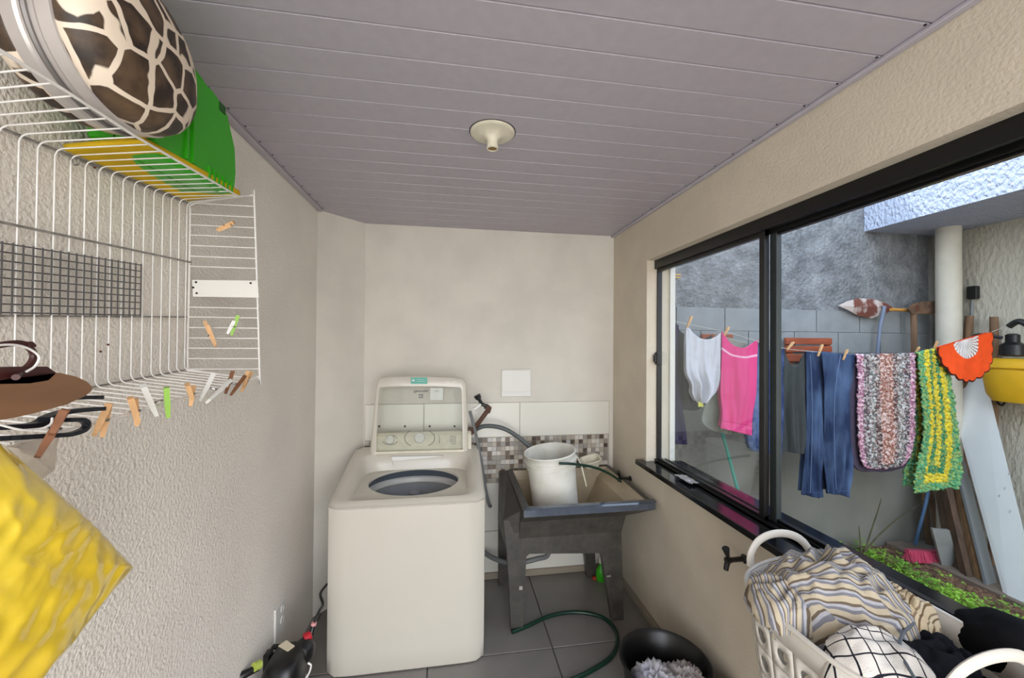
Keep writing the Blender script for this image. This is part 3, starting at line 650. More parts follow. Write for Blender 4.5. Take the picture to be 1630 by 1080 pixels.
# ---- giraffe print bag
gp = bpy.data.materials.new('giraffe_print'); gp.use_nodes = True; n, N, L, b = nodes_of(gp)
t = N.new('ShaderNodeTexCoord'); nzz = N.new('ShaderNodeTexNoise'); nzz.inputs['Scale'].default_value = 14; vm = N.new('ShaderNodeVectorMath'); vm.operation = 'SCALE'; vm.inputs['Scale'].default_value = .022
L.new(t.outputs['Object'], nzz.inputs['Vector']); L.new(nzz.outputs['Color'], vm.inputs[0]); va = N.new('ShaderNodeVectorMath'); va.operation = 'ADD'
L.new(t.outputs['Object'], va.inputs[0]); L.new(vm.outputs[0], va.inputs[1])
vo = N.new('ShaderNodeTexVoronoi'); vo.feature = 'DISTANCE_TO_EDGE'; vo.inputs['Scale'].default_value = 17; vo.inputs['Randomness'].default_value = .62; L.new(va.outputs[0], vo.inputs['Vector'])
rp = N.new('ShaderNodeValToRGB'); L.new(vo.outputs[0], rp.inputs[0]); e = rp.color_ramp.elements; e[0].position = .06; e[0].color = (*lin((232, 216, 196)), 1); e[1].position = .075; e[1].color = (*lin((62, 46, 34)), 1)
n2 = N.new('ShaderNodeTexNoise'); n2.inputs['Scale'].default_value = 30; n2.inputs['Detail'].default_value = 8; L.new(t.outputs['Object'], n2.inputs['Vector'])
mx = N.new('ShaderNodeMixRGB'); mx.blend_type = 'MULTIPLY'; mx.inputs[0].default_value = .55; L.new(rp.outputs[0], mx.inputs[1]); L.new(n2.outputs[0], mx.inputs[2])
bc = N.new('ShaderNodeBrightContrast'); bc.inputs['Bright'].default_value = .03; L.new(mx.outputs[0], bc.inputs[0])
rf = N.new('ShaderNodeValToRGB'); rf.color_ramp.elements[0].color = (*lin((44, 33, 25)), 1); rf.color_ramp.elements[0].position = .42; rf.color_ramp.elements[1].color = (*lin((104, 82, 60)), 1); rf.color_ramp.elements[1].position = .72
n2.inputs['Scale'].default_value = 22; L.new(n2.outputs[0], rf.inputs[0]); e[0].color = (1, 1, 1, 1); e[1].color = (0, 0, 0, 1)
mx.blend_type = 'MIX'; L.new(rp.outputs[0], mx.inputs[0]); L.new(rf.outputs[0], mx.inputs[1]); L.new(mx.outputs[0], b.inputs['Base Color']); mx.inputs[2].default_value = (*lin((232, 216, 196)), 1)
for l_ in [l_ for l_ in L if l_.to_node == mx and l_.to_socket == mx.inputs[2]]: L.remove(l_)
for l_ in [l_ for l_ in L if l_.from_node == rp and l_.to_socket == mx.inputs[1]]: L.remove(l_)
b.inputs['Roughness'].default_value = .5
GC = V((-.612, .80, 2.068)); gb = thing('giraffe_print_bag', 'oval giraffe print travel case with a silver zip band on the wire rack', 'bag', (GC.x, GC.y, 1.93))
BRY, BRZ = .142, .132
def bagring(d, k, ex=2.15):
    out = []
    for j in range(72):
        a = 2*pi*(j+.5)/72; c, s_ = cos(a), sin(a); q = (abs(c)**ex+abs(s_)**ex)**(-1/ex)
        out.append(V((GC.x+d, GC.y+BRY*k*c*q, GC.z+BRZ*k*s_*q)))
    return out
for sgn, nm in ((1, 'front_shell'), (-1, 'back_shell')):
    m_ = MB(); m_.loft([bagring(sgn*d, k) for d, k in ((.028, .985), (.045, .98), (.060, .95), (.074, .87), (.084, .74), (.091, .55), (.094, .3), (.095, .05))], True, capend=True)
    m_.build(nm, gp, gb, smooth=True, sharp=0)
SILV = mat('silver_band', (196, 190, 186), .28, metal=.35, var=.05, vscale=20)
m_ = MB(); m_.loft([bagring(d, k) for d, k in ((-.034, .975), (-.032, 1.005), (-.014, 1.012), (-.010, .995), (-.003, .995), (0, 1.015), (.003, .995), (.010, .995), (.014, 1.012), (.032, 1.005), (.034, .975))], False)
m_.build('zip_band', SILV, gb, smooth=True, sharp=30)
m_ = MB(); m_.tube([(v.x, v.y, v.z) for v in bagring(0, 1.01)], .004, 6, closed=True); m_.build('zip', mat('zip_grey', (120, 116, 114), .4, metal=.4), gb, smooth=True)
# ---- green case
gc = thing('green_tool_case', 'bright green plastic power tool case standing on the wire rack behind the printed bag', 'tool case', (-.665, 1.08, 1.95))
def cring(x, k=0):
    P = [(.895, 1.955), (.93, 1.937), (1.16, 1.945), (1.205, 1.965), (1.212, 2.02), (1.205, 2.09), (1.165, 2.165), (1.12, 2.185), (1.09, 2.19), (.92, 2.18), (.895, 2.15)]
    cyy, czz = 1.05, 2.06
    return [V((x, cyy+(a-cyy)*(1-k), czz+(b-czz)*(1-k*1.2))) for a, b in P]
m_ = MB(); m_.loft([cring(-.725, .06), cring(-.715, .0), cring(-.672, 0)], True); m_.build('case_half', GREENP, gc, smooth=True, sharp=35)
m_ = MB(); m_.loft([cring(-.668, 0), cring(-.612, 0), cring(-.602, .05)], True); m_.build('case_half', GREENP, gc, smooth=True, sharp=35)
m_ = MB(); m_.loft([cring(-.674, .02), cring(-.666, .02)], True); m_.build('seam', mat('dark_green', (16, 84, 10), .5), gc)
m_ = MB()
for y in (.995, 1.018): m_.bar((-.600, y, 1.965), (-.600, y, 2.14), .008, .006)
m_.build('rib', GREENP, gc)
for i in range(6): MB().bar((-.6, 1.08+i*.02, 1.955), (-.6, 1.08+i*.02, 1.985), .006, .006).build('rib', GREENP, gc)
m_ = MB(); m_.tube(spline([(-.64, .99, 2.17), (-.64, 1.0, 2.205), (-.64, 1.04, 2.215), (-.64, 1.11, 2.205), (-.64, 1.13, 2.17)], 5), .013, 10); m_.build('case_handle', GREENP, gc, smooth=True)
m_ = MB(); m_.box(-.68, -.60, 1.12, 1.15, 2.150, 2.178, .004); m_.build('latch', mat('dark_green', (16, 84, 10)), gc)
# ---- yellow folded cloth lying on the rack
YEL = cloth('yellow_fabric', (222, 184, 40), var=.1, vscale=12)
m_ = MB()
def yel(u, v):
    y = .87+u*.355; x = -.735+v*.135; 
    return V((x, y, zbt(y)+.006+(x-XB)/.157*.03 + 0 + .012*sin(pi*v)*sin(pi*min(1, u*1.0))))
m_.grid(yel, 40, 14); tag(m_.build('folded_cloth', YEL, None, smooth=True, solid=.012), 'yellow folded cloth lying flat on the wire rack under the green case', 'cloth')
# ---- pegs
def peg(name_lbl, m, A, B, fn, r=.0, m2=None, w=.015, group=None, dx=V((0, 0, 0))):
    a0, a1 = fn(*A[:2]), fn(*A[2:]); b0, b1 = fn(*B[:2])+dx, fn(*B[2:])+dx
    root = thing('clothes_peg', name_lbl, 'clothes peg', (a0+a1)*.5, group)
    view = ((a0+a1)*.5-CAM).normalized()
    for p0, p1, mm in ((a0, a1, m), (b0, b1, m2 or m)):
        mb = MB(); mid = p0+(p1-p0)*.6
        mb.bar(p0, mid, .009, w, up=view); mb.bar(mid, p1, .009, w, up=view, w2=.006)
        mb.build('peg_half', mm, root)
    mb = MB(); c = (a0+a1+b0+b1)*.25; ax = (a1-a0).cross(view).normalized()*.006
    mb.tube([c-ax, c-ax*.4+view*-.004, c+ax*.4+view*-.004, c+ax], .0022, 6); mb.build('spring', STEEL, root, smooth=True)
    return root
k2 = lambda x, y: (x/2.512, 300+y/2.512)
def PK(x0, y0, x1, y1): return (*k2(x0, y0), *k2(x1, y1))
fr = lambda x, y: onx(x, y, -.566)
WDK = mat('dark_peg_wood', (128, 84, 56), .6, var=.2, vscale=40)
PEGW = mat('white_peg', (226, 226, 220), .4)
DX = V((.009, 0, 0))
peg('largest brown wooden peg hanging lowest on the rack edge next to the yellow bag', WDK, PK(262, 888, 150, 1075), PK(222, 893, 175, 985), lambda x, y: onx(x, y, -.53), w=.012, dx=DX)
peg('wooden peg beside the dark straps, second from the left on the rack edge', WOOD, PK(437, 860, 408, 996), PK(408, 868, 350, 988), fr, dx=DX)
peg('wooden peg just left of the white and green peg on the rack edge', WOOD, PK(540, 842, 548, 948), PK(498, 838, 530, 935), fr, dx=DX, w=.012)
peg('white and green plastic peg hanging upright between two wooden pegs', PEGW, PK(572, 790, 624, 905), PK(645, 797, 652, 916), fr, m2=LIME, dx=DX)
peg('wooden peg between the two white and green pegs on the rack edge', WOOD, PK(775, 788, 762, 872), PK(730, 785, 750, 840), fr, dx=DX)
peg('white and green plastic peg lying slantwise across the rack edge', PEGW, PK(852, 745, 803, 845), PK(903, 772, 815, 852), fr, m2=PEGW, dx=DX)
peg('dark brown wooden peg near the right corner of the rack edge', WDK, PK(930, 735, 903, 818), PK(962, 755, 912, 822), fr, dx=DX)
peg('small orange brown wooden peg at the very right corner of the rack edge', WOOD, PK(1004, 740, 967, 808), PK(976, 735, 960, 790), fr, dx=DX)
en = lambda x, y: ony(x, y, 1.24)
peg('wooden peg lying sideways high on the end grid of the rack', WOOD, PK(935, 135, 868, 165), PK(932, 150, 880, 172), en, dx=V((0, -.009, 0)))
peg('wide wooden peg clipped to the end grid below the white mounting plate', WOOD, PK(818, 532, 862, 634), PK(838, 550, 870, 628), en, w=.012, dx=V((0, -.009, 0)))
peg('narrow green plastic peg clipped to the end grid below the mounting plate', LIME, PK(952, 508, 925, 588), PK(942, 530, 915, 582), en, m2=PEGW, w=.006, dx=V((0, -.007, 0)))
# ---- hangers and straps at the left end of the rack
def outline(P, X, d, s=1): return MB().prism([onx(x, y, X) for x, y in P], (d, 0, 0))
wh = thing('wooden_hanger', 'broad curved brown wooden hanger resting on the left end of the rack', 'hanger', onx(60, 640, -.52))
m_ = outline([(-30, 612), (0, 606), (30, 598), (64, 593), (95, 594), (122, 600), (140, 609), (147, 617), (146, 622), (137, 630), (107, 644), (60, 657), (20, 666), (-30, 674)], -.530, -.014)
m_.build('hanger_arm', HANGW, wh, smooth=True, sharp=40)
m_ = MB(); m_.tube(spline([onx(-30, 553, -.525), onx(15, 549, -.525), onx(40, 553, -.525), onx(58, 563, -.525), onx(62, 572, -.525), onx(55, 584, -.525), onx(42, 592, -.525)], 6), .0014, 7); m_.build('hanger_hook', WMETAL, wh, smooth=True)
m_ = MB(); m_.tube(spline([onx(-30, 668, -.515), onx(30, 684, -.51), onx(60, 684, -.51), onx(80, 676, -.51), onx(83, 666, -.515)], 6), .0013, 7); m_.build('trouser_bar', WMETAL, wh, smooth=True)
mb_ = thing('maroon_strap', 'dark maroon leather strap and buckle lying over the wooden hanger', 'strap', onx(30, 600, -.53))
m_ = MB(); m_.tube(spline([onx(-30, 556, -.535), onx(10, 548, -.535), onx(34, 547, -.535), onx(46, 553, -.535), onx(54, 566, -.535), onx(48, 580, -.535), onx(34, 592, -.535), onx(25, 601, -.52)], 6), .0038, 8); m_.build('strap', MAROON, mb_, smooth=True)
m_ = outline([(-30, 586), (0, 584), (50, 584), (65, 594), (52, 606), (20, 611), (-30, 612)], -.548, .018); m_.build('leather_flap', MAROON, mb_)
m_ = outline([(30, 545), (38, 544), (44, 550), (42, 553), (34, 553)], -.54, .01); m_.build('buckle', MAROON, mb_)
def strapthing(P, r, label):
    m_ = MB(); pts = spline([onx(x, y, X_) for x, y, X_ in P], 6)
    a = []; 
    for i in range(len(pts)-1): m_.bar(pts[i], pts[i+1]+(pts[i+1]-pts[i])*.1, .006, r*2, up=(1, 0, 0))
    return tag(m_.build('plastic_hanger', NAVYP, None, label=None), label, 'hanger')
strapthing([(85, 640, -.55), (110, 634, -.55), (158, 633, -.55)], .0065, 'dark navy flat hanger end poking out just under the wooden hanger')
strapthing([(70, 668, -.548), (105, 656, -.548), (160, 651, -.548)], .0075, 'dark navy flat hanger end below the first one, beside the wooden pegs')
strapthing([(-30, 700, -.535), (30, 697, -.535), (80, 694, -.535), (110, 692, -.535), (132, 685, -.535), (138, 676, -.535), (130, 669, -.535), (108, 669, -.535)], .0042, 'dark navy hanger with a rounded loop end, lowest of the hangers')
strapthing([(-30, 682, -.55), (20, 680, -.55), (60, 676, -.55), (78, 666, -.55)], .010, 'dark hanger just under the brown wooden one, at the left edge')
# ---- bags hanging below
def puffbag(name, P, X, dep, m, seed, lab, cat, amp=.006, ctr=None, nr=26):
    pts = [onx(x, y, X) for x, y in P]; n_ = 96
    L_ = [0]; 
    for i in range(len(pts)): L_.append(L_[-1]+(pts[(i+1) % len(pts)]-pts[i]).length)
    c = sum(pts, V((0, 0, 0)))/len(pts) if ctr is None else onx(*ctr, X)
    out = []
    for k in range(n_):
        d = L_[-1]*k/n_; i = max(j for j in range(len(pts)) if L_[j] <= d+1e-9)
        f = (d-L_[i])/(L_[i+1]-L_[i]); out.append(pts[i]+(pts[(i+1) % len(pts)]-pts[i])*f)
    mb = MB()
    for sg in (1, -1):
        def fn(u, v, sg=sg):
            q = out[int(round(u*n_)) % n_]; p = c+(q-c)*v
            bl = dep*max(0, 1-v**2.2)**.6
            a = V((0, p.y, p.z)); w_ = fold(a*1.0, 9, seed+sg)
            st = 1.6*noise.noise(V((p.y*14+p.z*20+seed, p.z*3-p.y*2, sg)))+.7*noise.noise(V((p.y*40-p.z*30, p.z*12, sg+seed)))
            e = amp*min(1, (1-v)*7)
            return V((p.x+sg*(bl+e*(w_-.2)+e*1.1*st), p.y, p.z))
        mb.grid(fn, n_, nr)
    return tag(mb.build(name, m, None, smooth=True, sharp=0), lab, cat)
YB_ = mat('yellow_bag_plastic', (240, 210, 62), .22, rgb2=(238, 200, 42), vscale=5, spec=.8, bump=.3, bscale=11, bdist=.010, coat=.6)
YB_.node_tree.nodes['Principled BSDF'].inputs['Subsurface Weight'].default_value = .0
puffbag('plastic_bag', [(-60, 668), (0, 706), (25, 727), (60, 758), (110, 802), (160, 850), (211, 904), (175, 945), (140, 990), (105, 1035), (72, 1072), (60, 1090), (-20, 1120), (-120, 1120), (-140, 900), (-120, 700)], -.54, .030, YB_, 4.2, 'bright yellow plastic bag hanging from the left end of the rack', 'bag', amp=.003, ctr=(30, 900), nr=40)
WBG = mat('clear_bag_plastic', (200, 190, 178), .3, alpha=.55, bump=.5, bscale=40)
puffbag('plastic_bag', [(10, 712), (30, 704), (60, 694), (95, 690), (88, 715), (80, 750), (60, 770), (40, 760), (20, 740)], -.60, .012, WBG, 8.8, 'translucent greyish plastic bag tucked behind the yellow bag and the lowest peg', 'bag')
# ---- socket on the left wall
ws = thing('wall_socket', 'white double wall socket low on the left wall above the pressure washer', 'socket', (XL, 1.918, .30))
MB().box(XL, XL+.008, 1.868, 1.967, .225, .372, .003).build('plate_frame', WHITE, ws)
for z in (.335, .285): m_ = MB(); m_.lathe([(.017, .007), (.017, .010), (.013, .010), (.012, .009)], (XL, 1.935, z), 18, axis='x'); m_.build('socket_face', WHITE, ws, smooth=True)
# ---- pressure washer
pw = thing('pressure_washer', 'small black pressure washer with a red hose connector left of the washing machine', 'pressure washer', (-.645, 1.70, 0))
def ov(cx_, cy_, rx, ry, z, p=3, n_=28): return superr(rx, ry, n_, p, cx_, cy_, z)
m_ = MB(); m_.loft([ov(-.645, 1.70, .07, .09, .02), ov(-.645, 1.70, .082, .105, .03), ov(-.645, 1.70, .080, .10, .14), ov(-.645, 1.70, .07, .09, .16)]); m_.build('base', mat('pale_grey_plastic', (190, 190, 184), .45), pw, smooth=True)
m_ = MB(); m_.loft([ov(-.65, 1.70, .066, .088, .155), ov(-.65, 1.70, .074, .096, .18), ov(-.645, 1.705, .072, .09, .25), ov(-.64, 1.71, .062, .078, .285), ov(-.64, 1.71, .045, .055, .300)]); m_.build('housing', BLACKP, pw, smooth=True, sharp=50)
m_ = MB(); T = M4.Translation((-.605, 1.765, .25)) @ M4.Rotation(R(35), 4, 'Y') @ M4.Rotation(R(20), 4, 'X')
m_.lathe([(.03, -.05), (.045, -.04), (.047, .02), (.040, .04), (.026, .055), (.016, .06)], (0, 0, 0), 24); m_.v = [T @ v for v in m_.v]; m_.build('motor_cover', BLACKP, pw, smooth=True, sharp=50)
a, b_q, c, d = [onz(x, y, .303) for x, y in ((443, 1028.5), (456, 1019.5), (469, 1028.5), (458, 1037))]
m_ = MB(); m_.prism([a, b_q, c, d], (0, 0, -.004)); m_.build('label', mat('cream_label', (226, 214, 186), .6), pw)
m_ = MB(); m_.box(-.735, -.71, 1.72, 1.76, .20, .29, .006); m_.box(-.73, -.62, 1.775, 1.795, .262, .282, .008); m_.build('carry_handle', BLACKP, pw)
cn0 = ony(484, 1018, 1.775); cn1 = ony(495, 1011, 1.79); cn2 = ony(499, 996, 1.80)
m_ = MB(); m_.tube([cn0, cn1], [.021, .018], 14); m_.build('red_connector', mat('red_ring', (178, 30, 44), .4), pw, smooth=True)
m_ = MB(); m_.tube([cn1, cn2], [.013, .010], 12); m_.build('connector_neck', BLACKP, pw, smooth=True)
m_ = MB(); m_.tube([cn2+V((0, 0, .001)), cn2+V((.003, .001, .012))], .011, 10); m_.build('pink_clip', mat('pink_clip', (214, 150, 150), .5), pw, smooth=True)
m_ = MB(); e_ = ony(402, 1070, 1.62); m_.tube([ony(412, 1063, 1.64), ony(405, 1066, 1.63), ony(388, 1075, 1.60), ony(382, 1078, 1.60)], [.012, .013, .014, .018], 12); m_.build('outlet_pipe', BLACKP, pw, smooth=True)
m_ = MB(); m_.tube([ony(404, 1063, 1.62), ony(414, 1058, 1.64)], .0155, 12); m_.build('lime_ring', mat('lime_ring', (176, 190, 84), .5), pw, smooth=True)
m_ = MB(); m_.tube(spline([ony(490, 1056, 1.66), ony(495, 1060, 1.66), ony(492, 1072, 1.66), ony(484, 1084, 1.66)], 5), .0035, 7); m_.build('white_cable', WHITE, pw, smooth=True)
m_ = MB(); m_.tube(spline([cn2, ony(503, 985, 1.81), ony(509, 972, 1.84), ony(514, 962, 1.90), (-.60, 2.0, .36), (-.60, 2.3, .25), (-.60, 2.44, .02)], 6), .006, 8)
tag(m_.build('pressure_hose', BLACKR, None, smooth=True), 'thin black hose rising from the pressure washer behind the washing machine', 'hose')
# ================================================================ out in the yard
# ---- clothesline and washing, hung across the yard parallel to the grey wall
YC = 2.2
def C(px, py, dy=0): return ony(px, py, YC+dy)
PEGS = [(1097, 517), (1156, 529), (1214, 546), (1256, 556), (1305, 561), (1345, 566), (1461, 562), (1489, 553)]
LP_ = [V((XO, YC, C(1075, 509).z))] + [C(*p) for p in PEGS] + [C(1540, 543), V((XW, YC, 1.75))]
m_ = MB(); m_.tube(spline(LP_, 4), .0018, 6); tag(m_.build('clothesline', mat('nylon_cord', (190, 188, 176), .6), None, smooth=True), 'thin pale clothesline strung across the yard outside the window', 'clothesline')
def hang(name, lab, cat, rows, m, sag=0, dy=0, seed=1, amp=.012, nf=5, rough=0, nu=40, nv=50, thick=.004, back=True, parent=None, group=None, grow=.35, backk=.96, bs=.03):
    """cloth whose edges run through rows (left x, left y, right x, right y), folded over the line with a second layer behind"""
    rw = [r[:4] for r in rows]; nr_ = len(rw)-1
    def edge(v):
        f = min(v*nr_, nr_-1e-6); i = int(f); t = f-i
        a, b, c, d = rw[max(i-1, 0)], rw[i], rw[i+1], rw[min(i+2, nr_)]
        return [.5*(2*b[k]+(c[k]-a[k])*t+(2*a[k]-5*b[k]+4*c[k]-d[k])*t*t+(3*b[k]-a[k]-3*c[k]+d[k])*t**3) for k in range(4)]
    def fn(u, v, off=0, kk=1):
        xl, yl, xr, yr = edge(v*kk); x = xl+(xr-xl)*u; y = yl+(yr-yl)*u + sag*4*u*(1-u)*max(0, 1-v*2.2)**1.5
        p = C(x, y); g = grow+(1-grow)*min(1, v*1.6)
        w_ = nz(u*nf+seed*3.3, v*1.4+seed, seed*.7)*1.5 + .5*nz(u*nf*2.7+seed, v*2.5, seed)
        p.y += dy + amp*g*w_*1.4 + off*(1-math.exp(-v*14))
        if rough: p += V((nz(p.x*70, p.z*70, seed), 1.5*nz(p.x*80, p.z*80, seed+5), nz(p.x*70, p.z*70, seed+9)))*rough
        return p
    mb = MB(); mb.grid(lambda u, v: fn(u, v), nu, nv)
    if back: mb.grid(lambda u, v: fn(.02+u*.96, v, bs, backk), nu, nv)
    o = mb.build(name, m, parent, smooth=True, sharp=0, solid=thick)
    if parent is None: tag(o, lab, cat, group)
    return o
NAVY = cloth('navy_cloth', (52, 46, 72)); CHAR = cloth('charcoal_cloth', (62, 64, 66)); WHITEC = cloth('white_jersey', (206, 206, 212), var=.04)
hang('navy_trousers', 'long dark navy garment at the far left of the clothesline', 'garment', [(1060, 512, 1091, 517), (1062, 580, 1090, 580), (1068, 640, 1094, 640), (1076, 680, 1102, 680), (1078, 712, 1104, 712)], NAVY, dy=.07, seed=1, nf=3, nu=20)
hang('grey_shirt', 'dark grey shirt hanging behind the small white shirt', 'shirt', [(1092, 522, 1148, 532), (1091, 570, 1147, 575), (1090, 610, 1146, 610), (1096, 645, 1142, 640), (1100, 657, 1123, 657)], CHAR, dy=.085, sag=14, seed=2, back=False)
ws_ = hang('white_shirt', 'small white shirt with a yellow tag, pegged at two corners left of the pink towel', 'shirt', [(1092, 517, 1148, 530), (1090, 560, 1147, 562), (1089, 592, 1146, 585), (1098, 612, 1144, 608), (1101, 626, 1140, 626), (1112, 642, 1124, 641)], WHITEC, sag=17, seed=3, nf=6, amp=.024)
m_ = MB(); a, b, c, d = C(1111.5, 640, -.012), C(1119, 640, -.012), C(1119.5, 648, -.014), C(1111.5, 648, -.014); m_.prism([a, b, c, d], (0, .002, 0)); m_.build('tag', cloth('yellow_tag', (214, 210, 96)), ws_, label='small pale yellow tag')
hang('grey_green_cloth', 'grey green cloth hanging behind the pink towel with its corner showing below', 'cloth', [(1152, 532, 1204, 545), (1147, 590, 1202, 600), (1137, 645, 1200, 645), (1132, 676, 1197, 680), (1150, 692, 1190, 699)], cloth('sage_cloth', (138, 142, 132)), dy=.085, seed=4, back=False)
PINK, rp_, _ = uvramp('pink_towelling', lambda n, u, v: mnode(n, 'SUBTRACT', v, mnode(n, 'MULTIPLY', mnode(n, 'MULTIPLY', u, mnode(n, 'SUBTRACT', 1, u)), .0)), [(0, (232, 74, 140)), (.198, (244, 190, 214)), (.222, (232, 74, 140)), (.865, (196, 50, 112)), (.872, (236, 80, 146))], bump=.8, bscale=400)
hang('pink_towel', 'bright pink towel with a pale stripe, hanging on the clothesline beside the white shirt', 'towel', [(1148, 528, 1207, 541), (1148, 562, 1206, 572), (1148, 620, 1205, 625), (1150, 655, 1198, 660), (1147, 682, 1193, 693)], PINK, sag=20, seed=5, amp=.022, nf=3.5, thick=.006)
DEN = cloth('faded_denim', (66, 84, 122), rgb2=(104, 122, 160), vscale=16); DEN2 = cloth('blue_denim', (36, 50, 80), rgb2=(92, 114, 148), vscale=10, stretch=(1, 1, .35), cut=(.4, .75), bscale=200, bump=.8); DENL = cloth('navy_denim', (44, 58, 96), rgb2=(74, 92, 132), vscale=20)
hang('denim_shorts', 'faded blue garment with a frayed hem between the pink towel and the window frame', 'garment', [(1207, 545, 1222, 550), (1206, 600, 1224, 600), (1200, 650, 1224, 650), (1193, 695, 1223, 705), (1198, 718, 1223, 724)], DEN, dy=.01, seed=6, nf=4, nu=24)
hang('blue_shirt', 'navy blue garment seen just right of the window frame', 'garment', [(1226, 556, 1252, 554), (1226, 600, 1252, 596), (1226, 650, 1251, 645), (1225, 700, 1250, 700), (1226, 724, 1249, 730)], DENL, dy=.02, sag=14, seed=7, nf=4, nu=24)
hang('grey_tank_top', 'dark grey tank top hanging left of the jeans', 'garment', [(1253, 555, 1288, 562), (1251, 600, 1287, 600), (1250, 640, 1286, 640), (1251, 690, 1286, 690), (1254, 722, 1284, 724)], cloth('dark_grey_jersey', (66, 70, 70)), dy=.03, sag=26, seed=8, nf=5, nu=30, amp=.018)
je = thing('jeans', 'pair of blue jeans with faded worn legs hanging on the clothesline', 'jeans', C(1320, 790))
hang('trouser_leg', '', '', [(1286, 559, 1322, 561), (1287, 620, 1320, 620), (1286, 690, 1316, 690), (1283, 745, 1312, 745), (1281, 790, 1311, 793)], DEN2, seed=9, nf=4, amp=.024, dy=.012, thick=.006, parent=je)
hang('trouser_leg', '', '', [(1306, 561, 1359, 565), (1309, 620, 1357, 620), (1311, 690, 1356, 690), (1313, 745, 1356, 745), (1314, 785, 1352, 791)], DEN2, seed=10, nf=4, amp=.026, dy=-.006, thick=.006, parent=je)
for P in ([(1290, 565), (1293, 640), (1292, 720), (1290, 785)], [(1338, 566), (1330, 620), (1328, 690), (1331, 780)]):
    m_ = MB(); pts = spline([C(x, y, -.034) for x, y in P], 8); m_.tube(pts, .0014, 5); m_.build('seam', cloth('seam_thread', (120, 142, 176)), je, smooth=True)
for x0, y, x1 in ((1283, 783, 1309), (1316, 781, 1350)):
    m_ = MB(); m_.tube([C(x0, y, -.030), C((x0+x1)/2, y+2, -.032), C(x1, y+1, -.030)], .002, 5); m_.build('hem', DENL, je, smooth=True)
# rag rugs: bands that follow the edge
def edgedist(n, u, v, top=0.0, aspect=2.0):
    a = mnode(n, 'MINIMUM', u, mnode(n, 'SUBTRACT', 1, u)); b = mnode(n, 'MULTIPLY', mnode(n, 'SUBTRACT', 1, v), aspect)
    return mnode(n, 'MINIMUM', a, b)
def ragmat(name, stops, mix, namt=.05):
    m, rp, b = uvramp(name, edgedist, stops, noise_amt=namt, nscale=90, bump=1, bscale=160)
    n, N, L, b = nodes_of(m); t = N.new('ShaderNodeTexCoord'); vo = N.new('ShaderNodeTexVoronoi'); vo.inputs['Scale'].default_value = 85; L.new(t.outputs['Object'], vo.inputs['Vector'])
    r2 = N.new('ShaderNodeValToRGB'); r2.color_ramp.interpolation = 'CONSTANT'; s_ = N.new('ShaderNodeSeparateXYZ'); L.new(vo.outputs['Color'], s_.inputs[0]); L.new(s_.outputs[0], r2.inputs[0])
    e = r2.color_ramp.elements
    while len(e) < len(mix): e.new(.5)
    for i, (el, c) in enumerate(zip(e, mix)): el.position = i/len(mix); el.color = (*lin(c), 1)
    mx = N.new('ShaderNodeMixRGB'); mx.inputs[0].default_value = .5; L.new(rp.outputs[0], mx.inputs[1]); L.new(r2.outputs[0], mx.inputs[2]); L.new(mx.outputs[0], b.inputs['Base Color'])
    return m
RAG = ragmat('multicolour_rag', [(0, (216, 150, 178)), (.10, (110, 104, 106)), (.20, (150, 152, 146)), (.31, (120, 92, 84)), (.39, (196, 134, 110))], [(250, 248, 246), (40, 38, 44), (176, 172, 170), (120, 60, 70), (226, 200, 196), (60, 64, 80), (230, 222, 214), (110, 100, 92)])
rug = thing('rag_rug', 'multicoloured pink, grey and orange rag rug with violet backing on the clothesline', 'rug', C(1410, 750))
hang('rug_pile', '', '', [(1359, 565, 1453, 563), (1361, 600, 1454, 600), (1362, 650, 1455, 650), (1365, 705, 1455, 698), (1372, 738, 1444, 735), (1384, 746, 1428, 744)], RAG, seed=11, nf=2, amp=.010, rough=.009, nu=90, nv=150, thick=.008, dy=-.012, parent=rug, bs=.06, backk=.9)
hang('rug_backing', '', '', [(1358, 567, 1454, 565), (1353, 610, 1457, 610), (1351, 660, 1460, 660), (1356, 725, 1460, 715), (1368, 748, 1450, 742), (1384, 753, 1428, 752)], cloth('violet_backing', (76, 66, 82)), seed=11, nf=2, amp=.010, nu=40, nv=50, thick=.01, dy=.012, parent=rug, back=False)
YGR = ragmat('green_yellow_rag', [(0, (92, 160, 116)), (.17, (236, 206, 50)), (.33, (54, 126, 90)), (.44, (232, 202, 52))], [(110, 180, 140), (236, 214, 90), (70, 140, 100), (244, 226, 80), (200, 214, 120), (60, 150, 110)])
m0 = YGR.node_tree.nodes
for x in m0:
    if x.type == 'MIX_RGB': x.inputs[0].default_value = .28
hang('shaggy_rug', 'shaggy green and yellow rug hanging at the right end of the clothesline', 'rug', [(1452, 561, 1500, 552), (1454, 600, 1504, 598), (1459, 650, 1511, 650), (1457, 700, 1517, 700), (1446, 745, 1518, 745), (1443, 781, 1512, 774)], YGR, seed=12, nf=3, amp=.016, rough=.013, nu=80, nv=150, thick=.01, dy=-.035, bs=.07)
